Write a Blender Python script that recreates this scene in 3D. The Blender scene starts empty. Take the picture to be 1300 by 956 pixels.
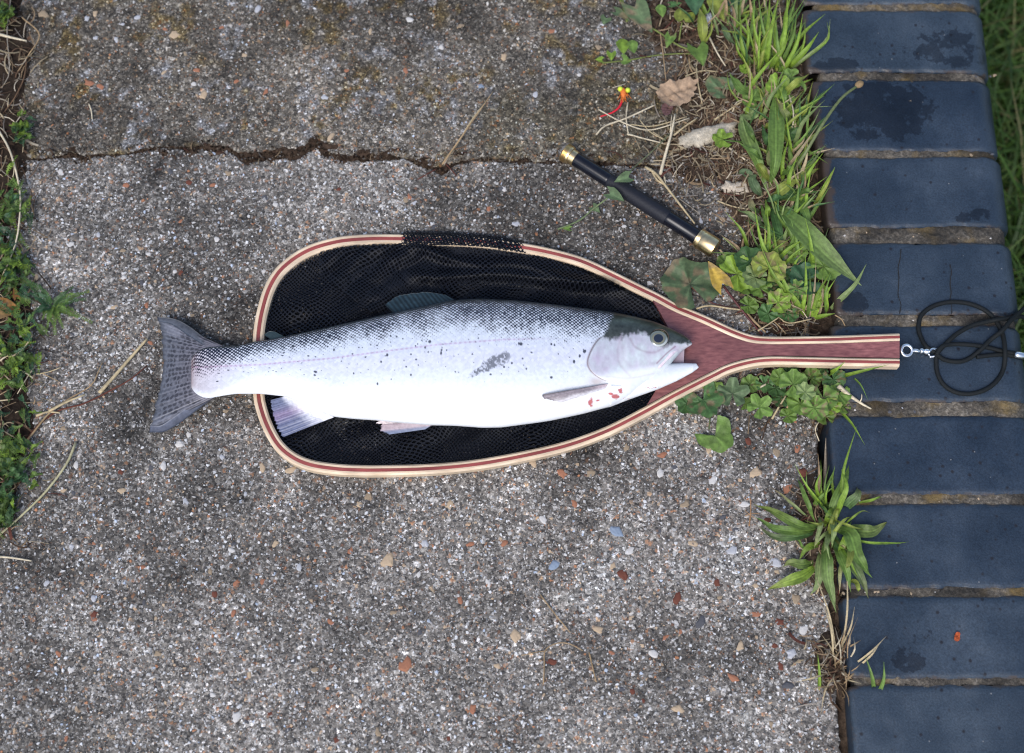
import bpy, math, random
import numpy as np

# ------------------------------------------------------------------ camera, world, sun, exposure
F_PX, CX, CY = 1800.0, 650.0, 434.0          # focal length in photo pixels, optical centre of the photo
TILT = math.radians(19.0)
DIST = 1.35                                   # metres from lens to the ground along the axis
SC = 0.75e-3                                  # metres for one photo pixel at the centre
scene = bpy.context.scene
cam_d = bpy.data.cameras.new('camera'); cam = bpy.data.objects.new('camera', cam_d)
scene.collection.objects.link(cam); scene.camera = cam
cam_d.sensor_width = 36.0; cam_d.sensor_fit = 'HORIZONTAL'
cam_d.lens = 36.0 * F_PX / 1300.0
cam_d.shift_y = -(478.0 - CY) / 1300.0
cam_d.clip_start = 0.05; cam_d.clip_end = 200.0
CAM = np.array([0.0, -DIST * math.sin(TILT), DIST * math.cos(TILT)])
cam.location = CAM; cam.rotation_euler = (TILT, 0, 0)
cam_d.dof.use_dof = True; cam_d.dof.focus_distance = DIST - 0.035; cam_d.dof.aperture_fstop = 3.8

SUN_EL, SUN_AZ = math.radians(52), math.radians(205)   # azimuth clockwise from +y
world = bpy.data.worlds.new('World'); scene.world = world; world.use_nodes = True
wn = world.node_tree.nodes; wl = world.node_tree.links
sky = wn.new('ShaderNodeTexSky'); sky.sky_type = 'NISHITA'; sky.sun_disc = False
sky.sun_elevation = SUN_EL; sky.sun_rotation = SUN_AZ
sky.air_density = 1.0; sky.dust_density = 2.0; sky.ozone_density = 1.0
bg = wn['Background']; bg.inputs['Strength'].default_value = 0.12
wl.new(sky.outputs['Color'], bg.inputs['Color'])
sun_d = bpy.data.lights.new('sun', 'SUN'); sun = bpy.data.objects.new('sun', sun_d)
scene.collection.objects.link(sun)
sun_d.energy = 1.5; sun_d.angle = math.radians(30); sun_d.color = (1.0, 0.985, 0.965)
sun.rotation_euler = (math.pi / 2 - SUN_EL, 0, math.pi - SUN_AZ)
sun.location = (-0.5, -1.0, 3.0)
scene.view_settings.view_transform = 'Standard'; scene.view_settings.look = 'None'
scene.view_settings.gamma = 1.0; scene.view_settings.use_curve_mapping = False
scene.view_settings.exposure = 0.78
scene.cycles.filter_width = 1.15

# ------------------------------------------------------------------ helpers
rnd = random.Random(7)
rng = np.random.default_rng(7)
cT, sT = math.cos(TILT), math.sin(TILT)

def P(px, py, z=0.0):
    """photo pixel -> point of the place at height z (metres)"""
    px, py, z = np.broadcast_arrays(np.asarray(px, float), np.asarray(py, float), np.asarray(z, float))
    u = (px - CX) / F_PX; v = -(py - CY) / F_PX
    dy = v * cT + sT; dz = v * sT - cT
    t = (z - CAM[2]) / dz
    return np.stack([CAM[0] + u * t, CAM[1] + dy * t, z], axis=-1)

def hash2(ix, iy, seed):
    n = (ix.astype(np.int64) * 374761393 + iy.astype(np.int64) * 668265263 + seed * 974711) & 0x7fffffff
    n = ((n ^ (n >> 13)) * 1274126177) & 0x7fffffff
    n = (n ^ (n >> 16)) & 0xffffff
    return n / float(0xffffff)

def vnoise(x, y, seed=0):
    x = np.asarray(x, float); y = np.asarray(y, float)
    ix = np.floor(x); iy = np.floor(y); fx = x - ix; fy = y - iy
    fx = fx * fx * (3 - 2 * fx); fy = fy * fy * (3 - 2 * fy)
    a = hash2(ix, iy, seed); b = hash2(ix + 1, iy, seed); c = hash2(ix, iy + 1, seed); d = hash2(ix + 1, iy + 1, seed)
    return (a * (1 - fx) + b * fx) * (1 - fy) + (c * (1 - fx) + d * fx) * fy

def fbm(x, y, seed=0, o=4):
    s = 0; a = 0.5; t = 0
    for k in range(o):
        s = s + a * vnoise(x * 2 ** k, y * 2 ** k, seed + k * 17); t += a; a *= 0.5
    return s / t

def sstep(a, b, x):
    t = np.clip((np.asarray(x, float) - a) / (b - a), 0, 1); return t * t * (3 - 2 * t)

def srgb(r, g, b):
    def f(c):
        c /= 255.0
        return c / 12.92 if c <= 0.04045 else ((c + 0.055) / 1.055) ** 2.4
    return np.array([f(r), f(g), f(b)])

def catmull(pts, n):
    p = np.asarray(pts, float)
    if len(p) == 2:
        t = np.linspace(0, 1, n)[:, None]; return p[0] * (1 - t) + p[1] * t
    q = np.vstack([2 * p[0] - p[1], p, 2 * p[-1] - p[-2]])
    L = np.r_[0, np.cumsum(np.linalg.norm(np.diff(p, axis=0), axis=1))]
    out = []
    for s in np.linspace(0, L[-1], n):
        i = min(max(np.searchsorted(L, s, side='right') - 1, 0), len(p) - 2)
        t = (s - L[i]) / max(L[i + 1] - L[i], 1e-12)
        a, b, c, d = q[i], q[i + 1], q[i + 2], q[i + 3]
        out.append(0.5 * (2 * b + (c - a) * t + (2 * a - 5 * b + 4 * c - d) * t * t + (3 * b - a - 3 * c + d) * t ** 3))
    return np.array(out)

def new_mesh(name, verts, faces, cols=None, uv=None, smooth=True):
    me = bpy.data.meshes.new(name)
    verts = np.asarray(verts, float)
    if isinstance(faces, np.ndarray):
        k = faces.shape[1]; nf = len(faces)
        me.vertices.add(len(verts)); me.vertices.foreach_set('co', verts.ravel())
        me.loops.add(nf * k); me.loops.foreach_set('vertex_index', faces.ravel().astype(np.int32))
        me.polygons.add(nf); me.polygons.foreach_set('loop_start', np.arange(0, nf * k, k, dtype=np.int32))
        me.update(calc_edges=True)
    else:
        me.from_pydata([tuple(v) for v in verts], [], [tuple(int(i) for i in f) for f in faces]); me.update()
    if cols is not None:
        c = np.asarray(cols, float)
        if c.ndim == 1: c = np.tile(c, (len(verts), 1))
        a = me.color_attributes.new('Col', 'FLOAT_COLOR', 'POINT')
        a.data.foreach_set('color', np.c_[np.clip(c, 0, 1), np.ones(len(c))].ravel())
    if uv is not None:
        l = me.uv_layers.new(name='UVMap')
        idx = np.zeros(len(me.loops), dtype=np.int32); me.loops.foreach_get('vertex_index', idx)
        l.data.foreach_set('uv', np.asarray(uv, float)[idx].ravel())
    me.polygons.foreach_set('use_smooth', np.full(len(me.polygons), smooth, dtype=bool))
    me.validate(verbose=False); me.update()
    return me

def add(name, me, m=None, parent=None, base=None):
    o = bpy.data.objects.new(name, me); scene.collection.objects.link(o)
    if m is not None and me is not None and not me.materials: me.materials.append(m)
    if parent is not None: o.parent = parent
    return o

def tag(o, label=None, cat=None, group=None, kind=None):
    if label: o['label'] = label
    if cat: o['category'] = cat
    if group: o['group'] = group
    if kind: o['kind'] = kind
    return o

def thing(name, loc, label, cat, group=None):
    o = add(name, None); o.location = tuple(float(c) for c in loc)
    return tag(o, label, cat, group)

def part(name, verts, faces, m, root, cols=None, uv=None, smooth=True):
    """a part whose vertices are given in world coordinates"""
    o = root; off = np.zeros(3)
    while o is not None: off += np.array(o.location); o = o.parent
    return add(name, new_mesh(name, np.asarray(verts) - off, faces, cols, uv, smooth), m, root)

def solo(name, verts, faces, m, label=None, cat=None, group=None, cols=None, uv=None, smooth=True, kind=None):
    """a thing that is one mesh, origin at its base"""
    verts = np.asarray(verts, float)
    b = np.array([verts[:, 0].mean(), verts[:, 1].mean(), verts[:, 2].min()])
    o = add(name, new_mesh(name, verts - b, faces, cols, uv, smooth), m); o.location = b
    return tag(o, label, cat, group, kind)

def grid_faces(nu, nv, wrap_v=False):
    i = np.arange(nu - 1)[:, None]; j = np.arange(nv if wrap_v else nv - 1)[None, :]
    a = i * nv + j; b = i * nv + (j + 1) % nv; c = (i + 1) * nv + (j + 1) % nv; d = (i + 1) * nv + j
    return np.stack([a, b, c, d], -1).reshape(-1, 4)

def tube(path, radii, sides=6, cap=True, flat=1.0):
    """round tube along world points"""
    path = np.asarray(path, float); n = len(path); radii = np.broadcast_to(np.asarray(radii, float), (n,))
    tan = np.gradient(path, axis=0); tan /= np.linalg.norm(tan, axis=1)[:, None] + 1e-12
    ref = np.array([0, 0, 1.0]); side = np.cross(tan, ref); bad = np.linalg.norm(side, axis=1) < 1e-3
    side[bad] = [1, 0, 0]; side /= np.linalg.norm(side, axis=1)[:, None]; up = np.cross(side, tan)
    a = np.arange(sides) / sides * 2 * math.pi
    v = path[:, None, :] + radii[:, None, None] * (np.cos(a)[None, :, None] * side[:, None, :] + flat * np.sin(a)[None, :, None] * up[:, None, :])
    f = grid_faces(n, sides, True).tolist()
    if cap: f += [list(range(sides))[::-1], list(range((n - 1) * sides, n * sides))]
    return v.reshape(-1, 3), f

def merge(items):
    V = []; Fc = []; C = []; o = 0
    for it in items:
        v, f = it[0], it[1]; V.append(np.asarray(v)); Fc += [[int(i) + o for i in q] for q in f]; o += len(v)
        if len(it) > 2:
            c = np.asarray(it[2]); C.append(np.tile(c, (len(v), 1)) if c.ndim == 1 else c)
    return np.vstack(V), Fc, (np.vstack(C) if C else None)

# ------------------------------------------------------------------ materials
def mat(name):
    m = bpy.data.materials.new(name); m.use_nodes = True
    nt = m.node_tree; return m, nt.nodes, nt.links, nt.nodes['Principled BSDF']

def N(nodes, typ, **kw):
    n = nodes.new(typ)
    for k, v in kw.items():
        if k in n.inputs.keys(): n.inputs[k].default_value = v
        else: setattr(n, k, v)
    return n

def ramp(nodes, stops, interp='LINEAR'):
    r = nodes.new('ShaderNodeValToRGB'); r.color_ramp.interpolation = interp
    e = r.color_ramp.elements
    while len(e) < len(stops): e.new(0.5)
    for i, (p, c) in enumerate(stops):
        e[i].position = p
        e[i].color = (c, c, c, 1) if isinstance(c, (int, float)) else (*[float(x) for x in c], 1)
    return r

def mixrgb(nodes, links, mode, fac, a, b):
    n = nodes.new('ShaderNodeMix'); n.data_type = 'RGBA'; n.blend_type = mode
    for s, v in ((n.inputs[0], fac), (n.inputs[6], a), (n.inputs[7], b)):
        if hasattr(v, 'is_linked'): links.new(v, s)
        else: s.default_value = v if isinstance(v, (int, float)) else (*[float(x) for x in v], 1)
    return n.outputs[2]

def attr_mat(name, rough=0.6, spec=0.4, noise=120.0, amt=0.25, bump=0.0, bscale=400.0, trans=0.0, coat=0.0, sheen=0.0):
    m, ns, ln, b = mat(name)
    a = ns.new('ShaderNodeVertexColor'); a.layer_name = 'Col'
    tc = ns.new('ShaderNodeTexCoord')
    nz = N(ns, 'ShaderNodeTexNoise', Scale=noise, Detail=4.0); ln.new(tc.outputs['Object'], nz.inputs['Vector'])
    r = ramp(ns, [(0.3, 1 - amt), (0.7, 1.0)]); ln.new(nz.outputs['Fac'], r.inputs['Fac'])
    col = mixrgb(ns, ln, 'MULTIPLY', 1.0, a.outputs['Color'], r.outputs['Color'])
    ln.new(col, b.inputs['Base Color'])
    b.inputs['Roughness'].default_value = rough; b.inputs['Specular IOR Level'].default_value = spec
    b.inputs['Coat Weight'].default_value = coat; b.inputs['Coat Roughness'].default_value = 0.15
    if bump:
        n2 = N(ns, 'ShaderNodeTexNoise', Scale=bscale, Detail=3.0); ln.new(tc.outputs['Object'], n2.inputs['Vector'])
        bp = N(ns, 'ShaderNodeBump', Strength=bump, Distance=0.001); ln.new(n2.outputs['Fac'], bp.inputs['Height']); ln.new(bp.outputs['Normal'], b.inputs['Normal'])
    if trans:
        t = ns.new('ShaderNodeBsdfTranslucent'); ln.new(col, t.inputs['Color'])
        mx = N(ns, 'ShaderNodeMixShader'); mx.inputs[0].default_value = trans
        ln.new(b.outputs[0], mx.inputs[1]); ln.new(t.outputs[0], mx.inputs[2]); ln.new(mx.outputs[0], ns['Material Output'].inputs['Surface'])
    return m

M_leaf = attr_mat('leaf', rough=0.5, spec=0.35, noise=260, amt=0.4, bump=0.35, bscale=900, trans=0.22)
M_dry = attr_mat('dry_plant', rough=0.8, spec=0.2, noise=500, amt=0.35)
M_soil = attr_mat('soil', rough=0.95, spec=0.1, noise=220, amt=0.6, bump=1.0, bscale=500)
M_grain = attr_mat('aggregate', rough=0.8, spec=0.3, noise=900, amt=0.3, bump=0.3, bscale=1500)

def concrete_mat():
    m, ns, ln, b = mat('washed_concrete')
    a = ns.new('ShaderNodeVertexColor'); a.layer_name = 'Col'
    tc = ns.new('ShaderNodeTexCoord'); O = tc.outputs['Object']
    wob = N(ns, 'ShaderNodeTexNoise', Scale=500.0, Detail=2.0); ln.new(O, wob.inputs['Vector'])
    wv = mixrgb(ns, ln, 'LINEAR_LIGHT', 0.002, O, wob.outputs['Color'])
    pal = [(0.0, (.03, .028, .027)), (0.28, (.062, .058, .054)), (0.50, (.118, .108, .098)), (0.66, (.20, .188, .172)),
           (0.82, (.33, .32, .305)), (0.92, (.54, .53, .52)), (0.955, (.24, .13, .075)), (0.985, (.36, .25, .16))]
    outs = []; hts = []
    for s in (300.0, 620.0):
        v = N(ns, 'ShaderNodeTexVoronoi', Scale=s); ln.new(wv, v.inputs['Vector'])
        sep = ns.new('ShaderNodeSeparateColor'); ln.new(v.outputs['Color'], sep.inputs[0])
        r = ramp(ns, pal, 'CONSTANT'); ln.new(sep.outputs[0], r.inputs['Fac']); outs.append(r.outputs['Color']); hts.append(v.outputs['Distance'])
    sel = N(ns, 'ShaderNodeTexNoise', Scale=180.0, Detail=3.0); ln.new(O, sel.inputs['Vector'])
    sr = ramp(ns, [(0.42, 0.0), (0.58, 1.0)]); ln.new(sel.outputs['Fac'], sr.inputs['Fac'])
    col = mixrgb(ns, ln, 'MIX', sr.outputs['Color'], outs[0], outs[1])
    # cement paste over the stones
    pn = N(ns, 'ShaderNodeTexNoise', Scale=420.0, Detail=5.0); ln.new(O, pn.inputs['Vector'])
    pr = ramp(ns, [(0.47, 0.0), (0.6, 0.75)]); ln.new(pn.outputs['Fac'], pr.inputs['Fac'])
    col = mixrgb(ns, ln, 'MIX', pr.outputs['Color'], col, (.10, .093, .084))
    col = mixrgb(ns, ln, 'MULTIPLY', 1.0, col, a.outputs['Color'])
    sc = mixrgb(ns, ln, 'MULTIPLY', 1.0, col, (2.0, 2.0, 2.0)); ln.new(sc, b.inputs['Base Color'])
    b.inputs['Roughness'].default_value = 0.85; b.inputs['Specular IOR Level'].default_value = 0.3
    ad = N(ns, 'ShaderNodeMath', operation='ADD'); ln.new(hts[0], ad.inputs[0]); ln.new(pn.outputs['Fac'], ad.inputs[1])
    bp = N(ns, 'ShaderNodeBump', Strength=0.8, Distance=0.0012); bp.invert = True
    ln.new(ad.outputs[0], bp.inputs['Height']); ln.new(bp.outputs['Normal'], b.inputs['Normal'])
    return m
M_conc = concrete_mat()

def brick_mat():
    m, ns, ln, b = mat('blue_engineering_brick')
    tc = ns.new('ShaderNodeTexCoord'); geo = ns.new('ShaderNodeNewGeometry'); Pn = geo.outputs['Position']
    oi = ns.new('ShaderNodeObjectInfo')
    n1 = N(ns, 'ShaderNodeTexNoise', Scale=14.0, Detail=6.0, Roughness=0.6); ln.new(Pn, n1.inputs['Vector'])
    r1 = ramp(ns, [(0.28, (.0145, .0245, .0395)), (0.5, (.0225, .0365, .0570)), (0.66, (.036, .054, .079)), (0.8, (.068, .087, .113))]); ln.new(n1.outputs['Fac'], r1.inputs['Fac'])
    hv = ramp(ns, [(0.0, (.78, .80, .84)), (1.0, (1.4, 1.28, 1.16))]); ln.new(oi.outputs['Random'], hv.inputs['Fac'])
    col = mixrgb(ns, ln, 'MULTIPLY', 1.0, r1.outputs['Color'], hv.outputs['Color'])
    n2 = N(ns, 'ShaderNodeTexNoise', Scale=650.0, Detail=3.0); ln.new(Pn, n2.inputs['Vector'])
    r2 = ramp(ns, [(0.32, 0.7), (0.68, 1.2)]); ln.new(n2.outputs['Fac'], r2.inputs['Fac'])
    col = mixrgb(ns, ln, 'MULTIPLY', 1.0, col, r2.outputs['Color'])
    # iron spots
    v = N(ns, 'ShaderNodeTexVoronoi', Scale=75.0); ln.new(Pn, v.inputs['Vector'])
    vr = ramp(ns, [(0.07, 1.0), (0.16, 0.0)]); ln.new(v.outputs['Distance'], vr.inputs['Fac'])
    col = mixrgb(ns, ln, 'MIX', vr.outputs['Color'], col, (.012, .013, .018))
    # pale specks
    v2 = N(ns, 'ShaderNodeTexVoronoi', Scale=60.0); ln.new(Pn, v2.inputs['Vector'])
    v2r = ramp(ns, [(0.02, 0.8), (0.05, 0.0)]); ln.new(v2.outputs['Distance'], v2r.inputs['Fac'])
    col = mixrgb(ns, ln, 'MIX', v2r.outputs['Color'], col, (.22, .22, .22))
    # damp, darker patches (attribute) and dirt
    a = ns.new('ShaderNodeVertexColor'); a.layer_name = 'Col'; sp = ns.new('ShaderNodeSeparateColor'); ln.new(a.outputs['Color'], sp.inputs[0])
    n3 = N(ns, 'ShaderNodeTexNoise', Scale=70.0, Detail=6.0, Roughness=0.65); ln.new(Pn, n3.inputs['Vector'])
    ad = N(ns, 'ShaderNodeMath', operation='ADD'); ln.new(sp.outputs[0], ad.inputs[0]); ln.new(n3.outputs['Fac'], ad.inputs[1])
    wr = ramp(ns, [(0.86, 0.0), (0.90, 1.0)]); ln.new(ad.outputs[0], wr.inputs['Fac'])
    col = mixrgb(ns, ln, 'MIX', wr.outputs['Color'], col, mixrgb(ns, ln, 'MULTIPLY', 1.0, col, (.42, .43, .46)))
    ad2 = N(ns, 'ShaderNodeMath', operation='ADD'); ln.new(sp.outputs[1], ad2.inputs[0]); ln.new(n3.outputs['Fac'], ad2.inputs[1])
    dr = ramp(ns, [(0.82, 0.0), (1.05, 0.92)]); ln.new(ad2.outputs[0], dr.inputs['Fac'])
    col = mixrgb(ns, ln, 'MIX', dr.outputs['Color'], col, (.05, .036, .028))
    ln.new(col, b.inputs['Base Color'])
    rr = ramp(ns, [(0.3, 0.30), (0.7, 0.52)]); ln.new(n1.outputs['Fac'], rr.inputs['Fac']); ln.new(rr.outputs['Color'], b.inputs['Roughness'])
    b.inputs['Specular IOR Level'].default_value = 0.4
    bp = N(ns, 'ShaderNodeBump', Strength=0.3, Distance=0.0008); ln.new(n2.outputs['Fac'], bp.inputs['Height']); ln.new(bp.outputs['Normal'], b.inputs['Normal'])
    return m
M_brick = brick_mat()

def mortar_mat():
    m, ns, ln, b = mat('sand_mortar')
    geo = ns.new('ShaderNodeNewGeometry'); Pn = geo.outputs['Position']
    n1 = N(ns, 'ShaderNodeTexNoise', Scale=300.0, Detail=5.0, Roughness=0.7); ln.new(Pn, n1.inputs['Vector'])
    r1 = ramp(ns, [(0.3, (.035, .03, .026)), (0.5, (.10, .085, .066)), (0.7, (.23, .20, .165))]); ln.new(n1.outputs['Fac'], r1.inputs['Fac'])
    n2 = N(ns, 'ShaderNodeTexNoise', Scale=30.0, Detail=4.0); ln.new(Pn, n2.inputs['Vector'])
    r2 = ramp(ns, [(0.52, 0.0), (0.66, 0.75)]); ln.new(n2.outputs['Fac'], r2.inputs['Fac'])
    col = mixrgb(ns, ln, 'MIX', r2.outputs['Color'], r1.outputs['Color'], (.17, .11, .03))
    n3 = N(ns, 'ShaderNodeTexNoise', Scale=22.0, Detail=4.0); ln.new(Pn, n3.inputs['Vector'])
    r3 = ramp(ns, [(0.38, 0.3), (0.62, 1.2)]); ln.new(n3.outputs['Fac'], r3.inputs['Fac'])
    col = mixrgb(ns, ln, 'MULTIPLY', 1.0, col, r3.outputs['Color'])
    ln.new(col, b.inputs['Base Color']); b.inputs['Roughness'].default_value = 0.95
    bp = N(ns, 'ShaderNodeBump', Strength=1.0, Distance=0.002); ln.new(n1.outputs['Fac'], bp.inputs['Height']); ln.new(bp.outputs['Normal'], b.inputs['Normal'])
    return m
M_mortar = mortar_mat()

def wood_mat(name, lo, hi, rough=0.35, mottled=False):
    m, ns, ln, b = mat(name)
    tc = ns.new('ShaderNodeTexCoord'); uv = tc.outputs['UV']
    mp = N(ns, 'ShaderNodeMapping'); mp.inputs['Scale'].default_value = (1.0, 14.0 if not mottled else 5.0, 1.0); ln.new(uv, mp.inputs['Vector'])
    n1 = N(ns, 'ShaderNodeTexNoise', Scale=60.0 if not mottled else 90.0, Detail=6.0, Roughness=0.65); ln.new(mp.outputs[0], n1.inputs['Vector'])
    r = ramp(ns, [(0.3, lo), (0.7, hi)]); ln.new(n1.outputs['Fac'], r.inputs['Fac']); col = r.outputs['Color']
    n3 = N(ns, 'ShaderNodeTexNoise', Scale=20.0, Detail=3.0); ln.new(uv, n3.inputs['Vector'])
    r3 = ramp(ns, [(0.35, 0.72), (0.65, 1.12)]); ln.new(n3.outputs['Fac'], r3.inputs['Fac'])
    col = mixrgb(ns, ln, 'MULTIPLY', 1.0, col, r3.outputs['Color'])
    ln.new(col, b.inputs['Base Color']); b.inputs['Roughness'].default_value = rough
    b.inputs['Coat Weight'].default_value = 0.25; b.inputs['Coat Roughness'].default_value = 0.3
    bp = N(ns, 'ShaderNodeBump', Strength=0.15, Distance=0.0004); ln.new(n1.outputs['Fac'], bp.inputs['Height']); ln.new(bp.outputs['Normal'], b.inputs['Normal'])
    return m
M_cream = wood_mat('ash_strip', (.58, .42, .27), (.78, .63, .46))
M_red = wood_mat('padauk_strip', (.20, .036, .032), (.34, .075, .062))
M_handle = wood_mat('purpleheart', (.12, .036, .038), (.31, .12, .11), mottled=True)

def net_mat(name, col, lo, hi, spec):
    m, ns, ln, b = mat(name)
    tc = ns.new('ShaderNodeTexCoord')
    mp = N(ns, 'ShaderNodeMapping'); mp.inputs['Rotation'].default_value = (0, 0, 0.5); ln.new(tc.outputs['UV'], mp.inputs['Vector'])
    sep = ns.new('ShaderNodeSeparateXYZ'); ln.new(mp.outputs[0], sep.inputs[0])
    def wave(o):
        s = N(ns, 'ShaderNodeMath', operation='SINE'); ln.new(o, s.inputs[0])
        q = N(ns, 'ShaderNodeMath', operation='ABSOLUTE'); ln.new(s.outputs[0], q.inputs[0]); return q.outputs[0]
    mul = N(ns, 'ShaderNodeMath', operation='MULTIPLY'); ln.new(wave(sep.outputs[0]), mul.inputs[0]); ln.new(wave(sep.outputs[1]), mul.inputs[1])
    r = ramp(ns, [(lo, 1.0), (hi, 0.0)]); ln.new(mul.outputs[0], r.inputs['Fac'])
    b.inputs['Base Color'].default_value = (*col, 1); b.inputs['Roughness'].default_value = 0.5
    b.inputs['Specular IOR Level'].default_value = spec
    ln.new(r.outputs['Color'], b.inputs['Alpha'])
    return m
M_net = net_mat('black_knotless_mesh', (.0085, .010, .015), .34, .46, .15)
M_net_in = net_mat('shaded_inner_mesh', (.002, .0025, .004), .66, .76, .05)  # same netting, darker: shade below the lit strands put into its colour

def plain(name, col, rough=0.5, metal=0.0, spec=0.5, bump=0.0, bscale=300.0, coat=0.0):
    m, ns, ln, b = mat(name)
    tc = ns.new('ShaderNodeTexCoord')
    nz = N(ns, 'ShaderNodeTexNoise', Scale=bscale, Detail=4.0); ln.new(tc.outputs['Object'], nz.inputs['Vector'])
    c = np.array(col, float); r = ramp(ns, [(0.3, c * 0.72), (0.7, np.minimum(c * 1.15, 1))]); ln.new(nz.outputs['Fac'], r.inputs['Fac'])
    ln.new(r.outputs['Color'], b.inputs['Base Color'])
    b.inputs['Roughness'].default_value = rough; b.inputs['Metallic'].default_value = metal; b.inputs['Specular IOR Level'].default_value = spec
    b.inputs['Coat Weight'].default_value = coat
    if bump:
        bp = N(ns, 'ShaderNodeBump', Strength=bump, Distance=0.0006); ln.new(nz.outputs['Fac'], bp.inputs['Height']); ln.new(bp.outputs['Normal'], b.inputs['Normal'])
    return m
M_brass = plain('brass', (.80, .60, .32), rough=0.3, metal=1.0, bscale=200)
M_black = plain('black_lacquer', (.006, .007, .012), rough=0.25, spec=0.35, bscale=150)
M_sleeve = plain('matt_black_rubber', (.011, .012, .018), rough=0.6, spec=0.3, bump=0.3, bscale=600)
M_steel = plain('nickel', (.85, .86, .88), rough=0.3, metal=1.0)
M_cord = plain('black_elastic_cord', (.006, .008, .009), rough=0.7, spec=0.25, bump=0.6, bscale=1800)
M_crack = plain('crack_dark', (.012, .011, .011), rough=0.95)  # near-black colour of the thin strips that draw the brick cracks
M_fish = attr_mat('trout_skin', rough=0.36, spec=0.32, noise=300, amt=0.08, bump=0.08, bscale=1200, coat=0.14)
M_fin = attr_mat('trout_fin', rough=0.4, spec=0.3, noise=400, amt=0.3, coat=0.05)
M_lure = attr_mat('lure', rough=0.5, spec=0.4, noise=800, amt=0.2)
M_lawn = plain('lawn_soil', (.03, .04, .015), rough=0.95, bscale=30)
M_earth = plain('earth_bank', (.05, .038, .028), rough=0.95, bump=1.0, bscale=60)

# ------------------------------------------------------------------ the setting
def quadsheet(name, x0, x1, y0, y1, z, m):
    o = add(name, new_mesh(name, [(x0, y0, z), (x1, y0, z), (x1, y1, z), (x0, y1, z)], [(0, 1, 2, 3)]), m)
    return tag(o, kind='structure')
LAWN_Z = -0.36
quadsheet('ground', -60, 60, -60, 60, LAWN_Z, M_lawn)
def box(x0, x1, y0, y1, z0, z1):
    v = [(x0, y0, z0), (x1, y0, z0), (x1, y1, z0), (x0, y1, z0), (x0, y0, z1), (x1, y0, z1), (x1, y1, z1), (x0, y1, z1)]
    return np.array(v, float), [(0, 3, 2, 1), (4, 5, 6, 7), (0, 1, 5, 4), (1, 2, 6, 5), (2, 3, 7, 6), (3, 0, 4, 7)]
v, f = box(-2.2, 0.30, -1.4, 1.5, LAWN_Z - 0.05, -0.07)
tag(add('earth_bank', new_mesh('earth_bank', v, f), M_earth), kind='structure')

# crack between the two slabs (photo pixels): lower slab's edge and upper slab's edge
lowE = [(-300, 204), (-60, 200), (30, 203), (70, 200), (110, 198), (160, 196), (190, 190), (205, 187), (240, 189), (268, 190), (285, 188), (298, 196), (311, 207),
        (330, 204), (350, 199), (372, 203), (390, 195), (402, 186), (412, 198), (432, 200), (460, 204), (487, 202), (515, 201), (530, 208), (552, 216),
        (562, 222), (575, 210), (600, 203), (640, 204), (700, 206), (760, 207), (830, 212), (900, 215), (1040, 218)]
upE = [(-300, 190), (-60, 188), (30, 190), (70, 186), (110, 187), (160, 185), (190, 181), (215, 178), (245, 179), (268, 178), (290, 182), (305, 183), (330, 183),
       (350, 181), (372, 178), (390, 174), (402, 168), (412, 184), (428, 193), (445, 190), (470, 188), (490, 193), (515, 197), (530, 202), (552, 208),
       (565, 205), (585, 194), (612, 195), (640, 197), (700, 198), (760, 198), (830, 200), (900, 202), (1040, 205)]
upE = [(x, float(np.interp(x, [p[0] for p in lowE], [p[1] for p in lowE])) + (y - float(np.interp(x, [p[0] for p in lowE], [p[1] for p in lowE]))) * float(np.interp(x, [-300, 60, 150, 200, 320, 400, 440, 560, 600, 680, 1040], [.05, .06, .12, .34, .5, .6, .32, .46, .3, .12, .08]))) for x, y in upE]
SLAB_R = 0.2845; SLAB_L = -0.60

def stain_tint(X, Y):
    """mossy / damp / clean tint of the lower slab by position (metres)"""
    n = fbm(X * 14, Y * 14, 3, 5); n2 = fbm(X * 45, Y * 45, 9, 4)
    t = 0.63 + 1.0 * (n - 0.5) + 0.5 * (n2 - 0.5) + 0.45 * (fbm(X * 5, Y * 5, 57, 3) - 0.5)
    return t
def blob(px, py, cx, cy, rx, ry, soft=1.0):
    d = np.sqrt(((px - cx) / rx) ** 2 + ((py - cy) / ry) ** 2)
    d = d + 0.6 * (fbm(px / 28, py / 28, 31, 4) - 0.5)
    return 1 - sstep(1 - 0.35 * soft, 1 + 0.35 * soft, d)
def to_px(w):
    d = w - CAM; zc = -(d[..., 1] * -sT + d[..., 2] * cT)   # depth along the axis
    yc = d[..., 1] * cT + d[..., 2] * sT
    zc = d[..., 1] * sT - d[..., 2] * cT
    return CX + F_PX * d[..., 0] / zc, CY - F_PX * yc / zc
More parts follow.
